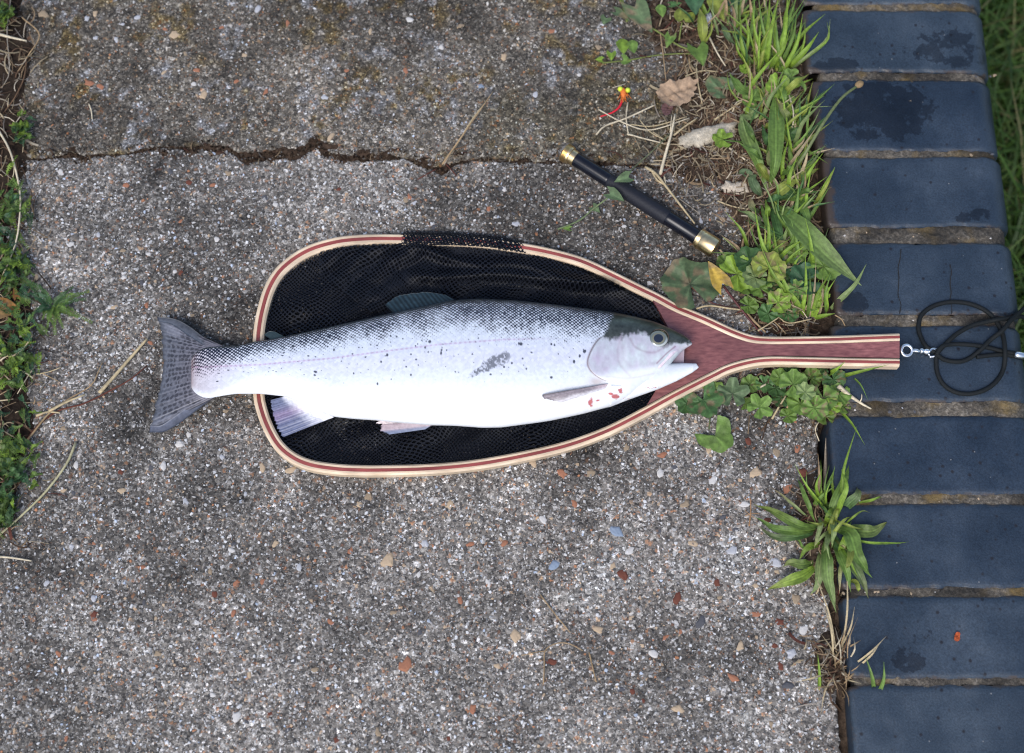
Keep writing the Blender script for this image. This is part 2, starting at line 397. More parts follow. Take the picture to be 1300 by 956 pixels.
def slab_col(W, upper):
    px, py = to_px(W)
    X, Y = W[..., 0], W[..., 1]
    t = stain_tint(X, Y)
    if upper:
        c = np.stack([0.70 * t, 0.65 * t, 0.575 * t], -1)
        ms = (sstep(0.45, 0.62, fbm(X * 26, Y * 26, 77, 4)) * sstep(.40, .62, fbm(X * 130, Y * 130, 78, 3)))[..., None]
        c = c * (1 - 0.75 * ms) + np.array([.46, .33, .10]) * 0.8 * 0.75 * ms
        li = (sstep(0.60, 0.70, fbm(X * 48, Y * 48, 141, 4)) * sstep(.35, .6, fbm(X * 170, Y * 170, 142, 3)))[..., None]
        c = c * (1 - 0.7 * li) + np.array([.85, .90, 1.0]) * 0.7 * li
        dk = np.maximum(blob(px, py, 660, 160, 60, 45), blob(px, py, 800, 150, 90, 55))[..., None]
        c = c * (1 - 0.45 * dk) + np.array([.20, .17, .07]) * 0.45 * dk
    else:
        c = np.stack([1.09 * t, 1.06 * t, 1.03 * t], -1)
        pale = (0.7 * blob(px, py, 860, 700, 210, 140, 2.2))[..., None]
        c = c * (1 + 0.35 * pale * np.array([1.05, 1.0, 0.96]))
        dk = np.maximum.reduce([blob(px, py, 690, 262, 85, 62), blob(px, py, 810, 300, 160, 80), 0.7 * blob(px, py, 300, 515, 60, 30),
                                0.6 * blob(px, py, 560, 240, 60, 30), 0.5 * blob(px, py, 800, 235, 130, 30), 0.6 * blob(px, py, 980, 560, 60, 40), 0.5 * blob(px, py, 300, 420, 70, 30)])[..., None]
        c = c * (1 - 0.62 * dk) + np.array([.13, .115, .09]) * 0.35 * dk  # stains; the two blobs beside the trout's tail are its shadow painted in
    return np.clip(c, 0.02, 1.2)

def slab(name, edge, far_y, upper, yfine):
    xs = np.linspace(SLAB_L, SLAB_R, 380)
    ew = P([p[0] for p in edge], [p[1] for p in edge], 0.0)
    ey = np.interp(xs, ew[:, 0], ew[:, 1]) + 0.0034 * (fbm(xs * 160, xs * 0, 5 + upper, 4) - 0.5) + 0.0022 * (vnoise(xs * 600, xs * 0, 6 + upper) - 0.5)
    sgn = 1 if upper else -1
    k = np.r_[[-0.0004, -0.0003, 0.0, 0.0008, 0.002], np.linspace(0.004, yfine, 130), np.linspace(yfine + 0.05, abs(far_y), 8)]
    zed = np.r_[[-0.05, -0.012, -0.0022, -0.0007, -0.0001], np.zeros(138)]
    Yg = ey[:, None] + sgn * k[None, :]
    fade = np.clip(1 - k / 0.5, 0, 1)[None, :]
    Yg = fade * Yg + (1 - fade) * (ey.mean() + sgn * k[None, :])
    Xg = np.repeat(xs[:, None], len(k), 1)
    # rough right and left edges
    edg = np.clip((Xg - (SLAB_R - 0.004)) / 0.004, 0, 1); Xg = Xg + edg * 0.003 * (vnoise(Yg * 180, Yg * 0, 12) - 0.5)
    Z = zed[None, :] + 0.0012 * (fbm(Xg * 40, Yg * 40, 50 + upper, 4) - 0.5) - 0.0015 * edg
    W = np.stack([Xg, Yg, Z], -1)
    nu, nv = Xg.shape
    C = slab_col(W, upper).reshape(-1, 3); V = W.reshape(-1, 3)
    fc = grid_faces(nu, nv)
    if upper: pass
    else: fc = fc[:, ::-1]
    fc = fc.copy()
    # skirts at both ends
    V2 = V.copy(); ids = np.r_[[(nu - 1) * nv + j for j in range(nv)]]; low = V[ids].copy(); low[:, 2] = -0.08
    ids0 = np.arange(nv); low0 = V[ids0].copy(); low0[:, 2] = -0.08
    n0 = len(V); V = np.vstack([V, low, low0]); C = np.vstack([C, C[ids] * 0.8, C[ids0] * 0.8])
    sk = [[ids[j], ids[j + 1], n0 + j + 1, n0 + j] for j in range(nv - 1)] + [[ids0[j + 1], ids0[j], n0 + nv + j, n0 + nv + j + 1] for j in range(nv - 1)]
    fc = np.vstack([fc, np.array(sk)[:, ::(-1 if not upper else 1)]])
    o = add(name, new_mesh(name, V, fc, C), M_conc)
    tag(o, kind='structure'); return o
slab_low = slab('concrete_slab', lowE, -1.4, 0, 0.62)
slab_up = slab('concrete_slab', upE, 1.4, 1, 0.36)

# ---- aggregate: fine grains as stuff, pebbles one by one
dome_ring = 5
def grains(n, upper, rmin, rmax, seed):
    g = np.random.default_rng(seed)
    out_v = []; 
    ew = P([p[0] for p in (upE if upper else lowE)], [p[1] for p in (upE if upper else lowE)], 0.0)
    X = g.uniform(SLAB_L + 0.004, SLAB_R - 0.003, n * 2)
    Y = g.uniform(0.19, 0.42, n * 2) if upper else g.uniform(-0.42, 0.215, n * 2)
    e = np.interp(X, ew[:, 0], ew[:, 1])
    ok = (Y > e + 0.002) if upper else (Y < e - 0.002)
    X, Y = X[ok][:n], Y[ok][:n]; n = len(X)
    R = rmin + (rmax - rmin) * g.random(n) ** 2.2
    a = (np.arange(5) / 5 * 2 * math.pi)[None, :] + g.random((n, 1)) * 6.28 + g.uniform(-.5, .5, (n, 5))
    el = g.uniform(0.38, 1.0, (n, 1)); ro = g.random((n, 1)) * 6.28
    rr = R[:, None] * g.uniform(0.65, 1.25, (n, 5))
    def ring(scale, z):
        lx = rr * scale * np.cos(a); ly = rr * scale * np.sin(a) * el
        x = lx * np.cos(ro) - ly * np.sin(ro); y = lx * np.sin(ro) + ly * np.cos(ro)
        return np.stack([X[:, None] + x, Y[:, None] + y, np.broadcast_to(z, x.shape)], -1)
    h = R[:, None] * g.uniform(0.3, 0.65, (n, 1))
    zt = 0.0012 * (fbm(X * 40, Y * 40, 50 + upper, 4) - 0.5)[:, None]
    r0 = ring(1.0, zt - 0.0006 + 0 * h); r1 = ring(0.72, zt + h * g.uniform(0.75, 1.1, (n, 5)))
    V = np.concatenate([r0, r1], 1)       # n,10,3
    tpl = [[i, (i + 1) % 5, 5 + (i + 1) % 5, 5 + i] for i in range(5)]
    Fq = (np.array(tpl)[None] + (np.arange(n) * 10)[:, None, None]).reshape(-1, 4)
    Ft = (np.array([[5, 6, 7, 8], [5, 8, 9, 9]])[None])
    tops = (np.array([[5, 6, 7, 8], ])[None] + (np.arange(n) * 10)[:, None, None]).reshape(-1, 4)
    tri = (np.array([[5, 8, 9]])[None] + (np.arange(n) * 10)[:, None, None]).reshape(-1, 3)
    pal = np.array([[.55, .545, .545], [.36, .35, .342], [.24, .225, .212], [.145, .135, .127], [.075, .071, .07], [.42, .31, .21], [.36, .17, .09], [.15, .085, .06], [.42, .47, .56]])
    pr = np.array([.20, .22, .17, .14, .15, .055, .022, .065, .035]) if not upper else np.array([.08, .15, .20, .21, .20, .07, .025, .05, .02])
    ci = g.choice(len(pal), n, p=pr / pr.sum()); C = pal[ci] * g.uniform(0.75, 1.15, (n, 1))
    tint = slab_col(np.stack([X, Y, 0 * X], -1), upper)
    lum = tint.mean(-1, keepdims=True)
    C = C * np.clip(0.25 + 1.15 * tint / max(0.45, 0.01), 0.2, 1.25)
    return V.reshape(-1, 3), np.vstack([Fq, tops]), tri, np.repeat(C, 10, 0)
def grain_object(n, upper, rmin, rmax, seed, parent):
    V, Fq, tri, C = grains(n, upper, rmin, rmax, seed)
    allf = np.vstack([Fq, np.c_[tri, tri[:, 2]]])
    me = bpy.data.meshes.new('aggregate')
    me.vertices.add(len(V)); me.vertices.foreach_set('co', V.ravel())
    nq, nt = len(Fq), len(tri)
    me.loops.add(nq * 4 + nt * 3); me.loops.foreach_set('vertex_index', np.r_[Fq.ravel(), tri.ravel()].astype(np.int32))
    me.polygons.add(nq + nt); me.polygons.foreach_set('loop_start', np.r_[np.arange(nq) * 4, nq * 4 + np.arange(nt) * 3].astype(np.int32))
    me.update(calc_edges=True)
    a = me.color_attributes.new('Col', 'FLOAT_COLOR', 'POINT'); a.data.foreach_set('color', np.c_[np.clip(C, 0, 1), np.ones(len(C))].ravel())
    me.polygons.foreach_set('use_smooth', np.zeros(nq + nt, dtype=bool))
    o = add('aggregate', me, M_grain, parent); tag(o, kind='stuff'); return o
grain_object(58000, 0, 0.0004, 0.0023, 21, slab_low)
grain_object(16000, 1, 0.0004, 0.0020, 22, slab_up)

def rock_mesh(seed, flat=0.5, n=14):
    g = np.random.default_rng(seed)
    rings = [(0.0, 1.05), (0.45, 0.95), (0.85, 0.62)]
    V = []; ph = g.random() * 6.28; ang = np.arange(9) / 9 * 2 * math.pi
    rad = 1 + g.uniform(-.34, .3, 9)
    for z, r in rings:
        for k in range(9):
            q = rad[k] * r * (1 + g.uniform(-.08, .08)); V.append((q * math.cos(ang[k] + ph), 0.78 * q * math.sin(ang[k] + ph), flat * z + (g.uniform(-.05, .05) if z > 0 else -.25)))
    V.append((0, 0, flat * 0.97))
    Fc = grid_faces(3, 9, True).tolist() + [[18 + k, 18 + (k + 1) % 9, 27] for k in range(9)]
    return np.array(V), Fc
peb_cols = [srgb(205, 180, 150), srgb(178, 122, 94), srgb(200, 200, 205), srgb(225, 220, 215), srgb(150, 165, 185), srgb(120, 70, 55), srgb(170, 150, 125), srgb(95, 95, 100)]
peb_meshes = {}
def pebble(px, py, rpx, ci, parent, rot=None):
    key = (ci, rnd.randrange(4))
    if key not in peb_meshes:
        v, f = rock_mesh(100 + ci * 10 + key[1], 0.38)
        me = new_mesh('pebble', v, f, peb_cols[ci] * 0.8, smooth=False); me.materials.append(M_grain); peb_meshes[key] = me
    o = add('pebble', peb_meshes[key], None, parent); p = P(px, py, 0.0)
    o.location = (p[0], p[1], -0.0002); s = rpx * SC; o.scale = (s, s * rnd.uniform(.75, 1.0), s * rnd.uniform(.7, 1)); o.rotation_euler = (0, 0, rnd.random() * 6.28 if rot is None else rot)
    return o
for (x, y, r, c) in [(221, 44, 7, 0), (174, 22, 5, 2), (121, 17, 5, 0), (155, 31, 4, 2), (113, 106, 7, 1), (128, 110, 6, 1), (258, 121, 7, 0), (246, 107, 5, 3), (250, 89, 5, 1),
                     (55, 18, 8, 6), (110, 24, 5, 2), (209, 37, 4, 1), (281, 35, 4, 1), (235, 68, 4, 6), (208, 92, 4, 0), (121, 48, 4, 2), (148, 50, 5, 2), (327, 12, 7, 2),
                     (337, 117, 5, 1), (300, 103, 4, 1), (420, 174, 7, 0), (350, 165, 5, 6), (486, 118, 5, 6), (412, 123, 5, 2), (515, 90, 5, 1), (640, 72, 6, 0), (560, 60, 4, 3), (585, 33, 5, 6),
                     (700, 40, 5, 1), (735, 95, 4, 3), (610, 110, 5, 4), (470, 40, 5, 0), (390, 60, 5, 6), (440, 90, 4, 1), (680, 120, 5, 2), (760, 60, 5, 6), (310, 70, 4, 0), (365, 30, 5, 1), (520, 25, 5, 3)]:
    pebble(x, y, r, c, slab_up)
for (x, y, r, c) in [(493, 711, 9, 0), (570, 641, 6, 0), (782, 675, 9, 4), (703, 718, 8, 4), (655, 807, 8, 0), (515, 845, 10, 1), (445, 700, 5, 1), (467, 630, 6, 6), (597, 691, 5, 1),
                     (595, 692, 4, 1), (548, 747, 5, 6), (584, 762, 5, 1), (714, 601, 7, 1), (677, 588, 6, 0), (795, 568, 6, 6), (838, 601, 6, 3), (750, 601, 6, 6), (715, 575, 5, 3),
                     (840, 578, 6, 1), (207, 592, 6, 3), (228, 564, 7, 3), (240, 552, 4, 3), (282, 580, 4, 2), (333, 594, 6, 0), (369, 597, 7, 0), (155, 623, 5, 0), (235, 638, 5, 2), (96, 591, 5, 3),
                     (81, 544, 5, 6), (275, 304, 5, 3), (335, 345, 4, 3), (222, 345, 4, 3), (156, 318, 4, 6), (145, 390, 5, 0), (186, 388, 4, 1), (138, 390, 4, 3), (125, 298, 4, 2), (90, 310, 4, 3),
                     (270, 235, 5, 1), (240, 232, 5, 5), (160, 235, 5, 1), (290, 220, 5, 6), (430, 240, 4, 5), (520, 250, 5, 1), (350, 260, 4, 3), (640, 240, 4, 3), (620, 265, 4, 1), (655, 285, 5, 2),
                     (870, 640, 7, 6), (905, 610, 6, 3), (930, 700, 7, 2), (985, 715, 8, 2), (960, 780, 6, 1), (1000, 620, 7, 1), (1020, 600, 7, 5), (1018, 660, 7, 0), (940, 820, 6, 0), (1005, 830, 7, 2), (860, 760, 7, 5),
                     (890, 790, 8, 7), (830, 830, 6, 3), (790, 730, 8, 5), (800, 700, 6, 3), (730, 640, 6, 1), (690, 660, 6, 3), (640, 690, 5, 1), (620, 740, 5, 3), (540, 690, 5, 2), (420, 790, 5, 1), (380, 720, 5, 2),
                     (350, 690, 5, 0), (300, 740, 5, 1), (250, 790, 5, 3), (180, 720, 4, 1), (200, 830, 5, 6), (120, 780, 5, 5), (90, 850, 5, 3), (60, 740, 5, 2), (400, 850, 5, 6), (700, 840, 6, 5), (760, 800, 6, 0), (600, 900, 6, 1), (300, 910, 6, 3), (860, 900, 7, 0), (480, 930, 6, 6),
                     (960, 600, 8, 0), (900, 570, 6, 0), (950, 560, 6, 5), (985, 575, 7, 6), (1012, 570, 6, 1), (945, 640, 6, 3), (975, 660, 5, 5), (880, 690, 6, 0), (910, 740, 6, 5), (1010, 760, 7, 6), (1020, 800, 6, 3), (990, 790, 6, 5), (930, 860, 7, 1), (1000, 870, 7, 7)]:
    pebble(x, y, r, c, slab_low)
for k in range(150):
    x, y = rnd.uniform(40, 1025), rnd.uniform(215, 940)
    pebble(x, y, rnd.uniform(2.8, 4.8), rnd.choice([0, 1, 2, 3, 3, 5, 6, 7, 7]), slab_low)

# ---- soil: heightfields that come up between the slabs, along the wall and at the left verge
def soil_sheet(name, x0, x1, y0, y1, step, zfun, colfun, kind='structure'):
    xs = np.arange(x0, x1, step); ys = np.arange(y0, y1, step)
    Xp, Yp = np.meshgrid(xs, ys, indexing='ij')
    W0 = P(Xp, Yp, 0.0); X, Y = W0[..., 0], W0[..., 1]
    Z = zfun(Xp, Yp, X, Y); W = np.stack([X, Y, Z], -1)
    C = colfun(Xp, Yp, X, Y)
    o = add(name, new_mesh(name, W.reshape(-1, 3), grid_faces(len(xs), len(ys))[:, ::-1].copy(), C.reshape(-1, 3)), M_soil)
    return tag(o, kind=kind)
def crack_z(a, b, X, Y): return -0.0010 + 0.0056 * (fbm(X * 75, Y * 110, 4, 5) - 0.5) + 0.0016 * (fbm(X * 400, Y * 400, 44, 3) - .5) - 0.004 * sstep(10, 24, np.abs(b - np.interp(a, [p[0] for p in lowE], [(p[1] + q[1]) / 2 for p, q in zip(lowE, [(x_, np.interp(x_, [k[0] for k in upE], [k[1] for k in upE])) for x_ in [p2[0] for p2 in lowE]])])))
def crack_c(a, b, X, Y):
    t = fbm(X * 90, Y * 90, 8, 4)[..., None]; return np.array([.035, .022, .015]) * (1 - t) + np.array([.10, .066, .045]) * t
soil_sheet('crack_soil', -40, 1000, 150, 240, 2.0, crack_z, crack_c)
SOIL_BLOBS = [(905, 30, 105, 70, 7), (930, 110, 85, 70, 8), (900, 190, 80, 55, 6), (965, 210, 65, 90, 9), (985, 320, 50, 80, 9), (1000, 400, 60, 40, 7), (995, 490, 60, 35, 8), (1035, 640, 28, 45, 9), (1050, 700, 30, 60, 12), (1060, 840, 28, 45, 12), (1045, 520, 20, 25, 6), (1010, 100, 20, 200, 7), (1020, 330, 25, 150, 7)]
def soil_z(px, py, X, Y):
    h = np.full(px.shape, 0.0)
    for (cx, cy, rx, ry, hh) in SOIL_BLOBS:
        d = ((px - cx) / rx) ** 2 + ((py - cy) / ry) ** 2; h = np.maximum(h, hh * np.clip(1.15 - d, 0, 1) ** 0.7)
    n = fbm(X * 60, Y * 60, 14, 5)
    z = (-4.5 + h + 5.0 * (n - 0.5)) * 1e-3 + 0.0025 * (fbm(X * 250, Y * 250, 15, 3) - 0.5)
    gap = sstep(SLAB_R - 0.004, SLAB_R + 0.002, X)
    z = z - gap * 0.006 - gap * 0.030 * sstep(525, 550, py) * (1 - sstep(620, 650, py))
    return z
def soil_c(px, py, X, Y):
    t = fbm(X * 120, Y * 120, 18, 4)[..., None]; u = (fbm(X * 35, Y * 35, 19, 3)[..., None])
    c = np.array([.03, .02, .015]) * (1 - t) + np.array([.12, .085, .06]) * t
    return c * (0.6 + 0.9 * u)
soil_sheet('wall_edge_soil', 770, 1100, -30, 985, 2.3, soil_z, soil_c)
def verge_z(px, py, X, Y):
    edge = 24 + 10 * np.sin(py / 70) + 40 * (fbm(X * 12, Y * 16, 33, 4) - 0.5) + 22 * np.exp(-((py - 400) / 50) ** 2) - 90 * sstep(650, 720, py)
    return (5.0 * np.clip((edge - px) / 22, -1, 1.2) - 0.5) * 1e-3 + 0.004 * (fbm(X * 90, Y * 90, 34, 4) - 0.5)
soil_sheet('verge_soil', -700, 120, -120, 1100, 5.0, verge_z, lambda *a: soil_c(*a) * 0.55)

def crumbs(name, px, py, zf, rmin, rmax, pal, pr, seed):
    g = np.random.default_rng(seed); W = P(px, py, 0.0); X, Y = W[:, 0], W[:, 1]; n = len(X); Z = zf(px, py, X, Y)
    Rr = rmin + (rmax - rmin) * g.random(n) ** 2; a = (np.arange(5) / 5 * 6.283)[None] + g.random((n, 1)) * 6.28 + g.uniform(-.5, .5, (n, 5)); q = Rr[:, None] * g.uniform(.6, 1.3, (n, 5))
    lo = np.stack([X[:, None] + q * np.cos(a), Y[:, None] + q * np.sin(a), np.repeat(Z[:, None], 5, 1) - .0003], -1)
    hi = np.stack([X[:, None] + .6 * q * np.cos(a), Y[:, None] + .6 * q * np.sin(a), Z[:, None] + Rr[:, None] * g.uniform(.5, 1.1, (n, 5))], -1)
    V = np.concatenate([lo, hi], 1).reshape(-1, 3); o = (np.arange(n) * 10)[:, None, None]
    Fq = np.concatenate([(np.array([[i, (i + 1) % 5, 5 + (i + 1) % 5, 5 + i] for i in range(5)] + [[5, 6, 7, 8]])[None] + o).reshape(-1, 4)])
    C = np.array(pal)[g.choice(len(pal), n, p=pr)] * g.uniform(.6, 1.2, (n, 1))
    return tag(add(name, new_mesh(name, V, Fq, np.repeat(C, 10, 0), smooth=False), M_soil), kind='stuff')
_g = np.random.default_rng(88); _x = _g.uniform(0, 1000, 3600)
_mid = (np.interp(_x, [p[0] for p in lowE], [p[1] for p in lowE]) + np.interp(_x, [p[0] for p in upE], [p[1] for p in upE])) / 2
tag(crumbs('soil_crumbs', _x, _mid + _g.normal(0, 4.2, 3600), lambda a, b, X, Y: np.maximum(crack_z(a, b, X, Y), np.where(np.abs(b - np.interp(a, _x[np.argsort(_x)], _mid[np.argsort(_x)])) > 7, .0002, -1)), .0004, .0016,
       [(.045, .028, .018), (.09, .06, .038), (.02, .014, .011), (.16, .13, .10), (.26, .25, .24)], [.36, .26, .2, .12, .06], 91), 'brown soil crumbs packed in the slab crack', 'soil')
_x = _g.uniform(800, 1050, 9000); _y = _g.uniform(-15, 560, 9000); _W = P(_x, _y, 0.0); _k = soil_z(_x, _y, _W[:, 0], _W[:, 1]) > 0.0
tag(crumbs('soil_crumbs', _x[_k], _y[_k], soil_z, .0005, .0022, [(.045, .03, .02), (.10, .07, .048), (.022, .016, .012), (.17, .13, .095), (.24, .22, .2)], [.34, .28, .2, .13, .05], 92), 'loose soil crumbs between the weeds beside the bricks', 'soil')

# ---- the brick coping wall
ZB = 0.012; XL = 0.305; XR = 0.4885; RB = 0.026
joints = [(-86, 8), (9, 8), (96, 9), (195, 7), (298, 20), (406, 13), (518.5, 18), (633.5, 12), (751.5, 10), (866, 9), (985, 10)]
wall = thing('coping_wall', (0.40, 0, LAWN_Z), 'coping of blue bullnose engineering bricks beside the concrete slab', 'wall')
def brick_profile(xl, xr, zt, zb, rb, rl, ins=0.0):
    p = [(xl + ins, zb)]
    for k in range(5):
        a = math.pi - k / 4 * math.pi / 2; p.append((xl + ins + rl + rl * math.cos(a), zt - ins - rl + rl * math.sin(a)))
    nx = 60; xs = np.linspace(xl + ins + rl, xr - ins - rb, nx + 2)[1:-1]
    p += [(x, zt - ins) for x in xs]
    for k in range(10):
        a = math.pi / 2 - k / 9 * math.pi / 2; p.append((xr - ins - rb + rb * math.cos(a), zt - ins - rb + rb * math.sin(a)))
    p.append((xr - ins, zb)); return np.array(p)
damp = [(1205, 62, 62, 30, .42), (1120, 140, 70, 45, .5), (1060, 85, 35, 14, .5), (1075, 385, 30, 20, .5), (1170, 800, 20, 40, .3), (1150, 838, 30, 20, .42), (1110, 560, 15, 60, .28), (1235, 275, 30, 12, .4)]
for i in range(len(joints) - 1):
    y0 = joints[i][0] + joints[i][1] / 2; y1 = joints[i + 1][0] - joints[i + 1][1] / 2
    ya = P(1150, y0, ZB)[1]; yb = P(1150, y1, ZB)[1]           # ya > yb
    dx = rnd.uniform(-.004, .003); dzt = rnd.uniform(-.0008, .0008)
    if i == 1: dx = -0.008
    if i >= 6: dx = -0.0115 + rnd.uniform(-.001, .001)
    if i == 0: dx = -0.008
    pr0 = brick_profile(XL + dx, XR + rnd.uniform(-.001, .001), ZB + dzt, -0.053, RB, 0.004)
    ny = 22; ys = np.r_[ya, ya - 0.0012, np.linspace(ya - 0.004, yb + 0.004, ny), yb + 0.0012, yb]
    ins = np.r_[0.0035, 0.0010, np.zeros(ny), 0.0010, 0.0035]
    V = []
    cxm = (pr0[:, 0].min() + pr0[:, 0].max()) / 2
    for yy, q in zip(ys, ins):
        pts = pr0.copy()
        pts[:, 0] = cxm + (pts[:, 0] - cxm) * (1 - q / 0.09); pts[:, 1] = pts[:, 1] - q * 0.9
        wob = 0.0010 * (fbm(pts[:, 0] * 60, np.full(len(pts), yy) * 60, 60 + i, 3) - 0.5)
        side_ = 0 if yy > (ya + yb) / 2 else 3; nearj = np.clip(1 - min(ya - yy, yy - yb) / 0.012, 0, 1)
        skew = 0.0022 * (vnoise(pts[:, 0] * 25, np.full(len(pts), i * 7.3 + side_), 61) - 0.5) + nearj * 0.0026 * (fbm(pts[:, 0] * 110, np.full(len(pts), i * 5.1 + side_), 62, 3) - 0.5)
        V.append(np.c_[pts[:, 0], np.full(len(pts), yy) + skew, pts[:, 1] + wob])
    V = np.array(V); nu, nv = V.shape[:2]
    px, py = to_px(V)
    wet = np.zeros(px.shape); dirt = np.zeros(px.shape)
    for (cx, cy, rx, ry, s) in damp: wet = np.maximum(wet, s * np.clip(1.3 - ((px - cx) / rx) ** 2 - ((py - cy) / ry) ** 2, 0, 1) ** 0.5)
    dirt = np.clip(1 - (V[..., 0] - XL - dx) / 0.016, 0, 1) * (0.3 if i >= 6 else 0.55 if i not in (2, 3) else 0.8) + 0.42 * np.clip(1 - np.minimum(ya - V[..., 1], V[..., 1] - yb) / 0.0065, 0, 1)
    C = np.stack([wet, dirt, 0 * wet], -1).reshape(-1, 3)
    fc = grid_faces(nu, nv).tolist() + [list(range(nv)), list(range((nu - 1) * nv, nu * nv))[::-1]]
    br = part('brick', V.reshape(-1, 3), fc, M_brick, wall, C)
    if i == 4:
        for (x0, amp) in ((1142, 2.2), (1207, 1.4)):
            cr = catmull([(x0 + rnd.uniform(-amp, amp), yq) for yq in np.linspace(y0 + 8 + (20 if x0 > 1200 else 0), y1 - 1, 8)], 22)
            w = 0.35 + 0.35 * vnoise(np.arange(22) * 0.9, np.zeros(22), 3)
            a = P(cr[:, 0] - w, cr[:, 1], ZB + 0.0016); b = P(cr[:, 0] + w, cr[:, 1], ZB + 0.0016); c0 = P(cr[:, 0], cr[:, 1], ZB - 0.003)
            Vc = np.stack([a, b], 1).reshape(-1, 3); part('crack', Vc, grid_faces(22, 2), M_crack, br)
# mortar: one bed with the bricks' profile, a little lower
prm = brick_profile(XL + 0.003, XR - 0.001, ZB, -0.06, RB, 0.005, 0.0022)
joint6_y = P(1150, joints[6][0], ZB)[1]
ym = np.arange(P(1150, -86, ZB)[1], P(1150, 985, ZB)[1], -0.0018)
V = []
for yy in ym:
    w = 0.0050 * (fbm(prm[:, 0] * 160, np.full(len(prm), yy) * 220, 71, 4) - 0.55)
    pxm = prm[:, 0] - 0.0115 * np.clip(1 - (prm[:, 0] - XL - .005) / .02, 0, 1) * float(sstep(0, 1, (joint6_y - yy) / .01 + .5))
    V.append(np.c_[pxm, np.full(len(prm), yy), prm[:, 1] + w])
V = np.array(V); part('mortar', V.reshape(-1, 3), grid_faces(V.shape[0], V.shape[1]), M_mortar, wall)
v, f = box(XL + 0.012, XR - 0.012, ym[-1], ym[0], LAWN_Z - 0.02, -0.052); part('wall_core', v, f, M_earth, wall)
# small stones in the mortar
for k in range(90):
    j = rnd.choice([2, 3, 4, 5, 6, 7, 8, 4, 6, 5]); o = pebble(0, 0, rnd.uniform(1.0, 2.8), rnd.choice([0, 3, 6, 6, 7, 2]), wall)
    p = P(rnd.uniform(1065, 1270), joints[j][0] + rnd.uniform(-.3, .3) * joints[j][1], ZB); o.name = 'mortar_stone'
    o.location = (p[0] - wall.location.x, p[1] - wall.location.y, ZB - 0.0032 - wall.location.z)

# ---- lawn below the wall
def grass_field(n):
    g = np.random.default_rng(5); S = 5
    bx = g.uniform(0.47, 1.15, n); by = g.uniform(-0.75, 1.15, n)
    H = g.uniform(0.05, 0.17, n); az = g.random(n) * 6.28; lean = g.uniform(0.3, 1.5, n); wd = g.uniform(0.0012, 0.0034, n)
    t = np.linspace(0, 1, S)
    d = np.stack([np.cos(az), np.sin(az)], -1); s = np.stack([-np.sin(az), np.cos(az)], -1)
    L = H[:, None] * lean[:, None] * t[None] ** 1.8
    Z = LAWN_Z + H[:, None] * (t[None] - 0.25 * lean[:, None] * t[None] ** 3)
    w = wd[:, None] * (1 - t[None] ** 2 * 0.92)
    cx = bx[:, None] + d[:, 0:1] * L; cy = by[:, None] + d[:, 1:2] * L
    A = np.stack([cx + s[:, 0:1] * w, cy + s[:, 1:2] * w, Z], -1); B = np.stack([cx - s[:, 0:1] * w, cy - s[:, 1:2] * w, Z], -1)
    V = np.stack([A, B], 2).reshape(-1, 3)
    tpl = np.array([[2 * k, 2 * k + 1, 2 * k + 3, 2 * k + 2] for k in range(S - 1)])
    Fc = (tpl[None] + (np.arange(n) * 2 * S)[:, None, None]).reshape(-1, 4)
    base = np.array([[.045, .10, .016], [.075, .145, .025], [.11, .18, .04], [.18, .17, .07]])[g.choice(4, n, p=[.4, .35, .17, .08])] * g.uniform(.7, 1.2, (n, 1))
    return V, Fc, np.repeat(base, 2 * S, 0)
v, f, c = grass_field(15000)
tag(add('grass', new_mesh('grass', v, f, c), M_leaf), 'dark green lawn grass below the brick wall', 'grass', kind='stuff')

# ------------------------------------------------------------------ landing net
hoop_o = [(1142, 422.5), (1100, 424), (1060, 425.5), (1000, 426.5), (970, 426), (954, 424), (935, 417.5), (915, 408.5), (899, 401), (880, 393), (860, 384.5), (837, 372), (816.5, 362), (780, 344), (750.6, 330),
          (727, 321.5), (688, 312), (652.5, 306), (621, 301.5), (580, 298.4), (519, 296.8), (480, 296.3), (449, 297.5), (425.5, 300.5), (400.4, 307), (381.6, 315), (362.7, 327.5), (347, 343), (334.5, 365),
          (326, 393), (321.6, 418), (320, 445), (320, 470), (321, 500), (324.3, 519), (333, 543.5), (347, 568), (366, 585), (391, 596), (425.5, 601.5), (457, 603), (480, 603), (527, 602), (574, 599),
          (621, 593), (680, 581.5), (727, 569.5), (774, 552), (821, 528), (860, 506.5), (907, 482.5), (927.5, 472.5), (954, 465), (979, 462.2), (1017, 462.5), (1060, 463.5), (1142, 465)]
NZ = 0.012
def net_z(px): return NZ + 0.017 * sstep(870, 1075, px)
hp = catmull(hoop_o, 260)
LW = np.interp(hp[:, 0], [320, 480, 800, 900, 1000, 1142], [14.2, 13, 12, 11.5, 10.5, 10.5])
tg = np.gradient(hp, axis=0); tg /= np.linalg.norm(tg, axis=1)[:, None]
nin = np.stack([tg[:, 1], -tg[:, 0]], -1)                     # towards the inside of the hoop (pixels)
test = hp[130] + nin[130] * 10
if np.linalg.norm(test - np.array([600, 450])) > np.linalg.norm(hp[130] - np.array([600, 450])): nin = -nin
net = thing('landing_net', (*P(600, 450)[:2], 0.0), 'wooden landing net with laminated hoop and black mesh bag under the trout', 'landing net')
ztop = net_z(hp[:, 0]); thick = 0.0115
arc = np.r_[0, np.cumsum(np.linalg.norm(np.diff(hp, axis=0), axis=1))] * SC
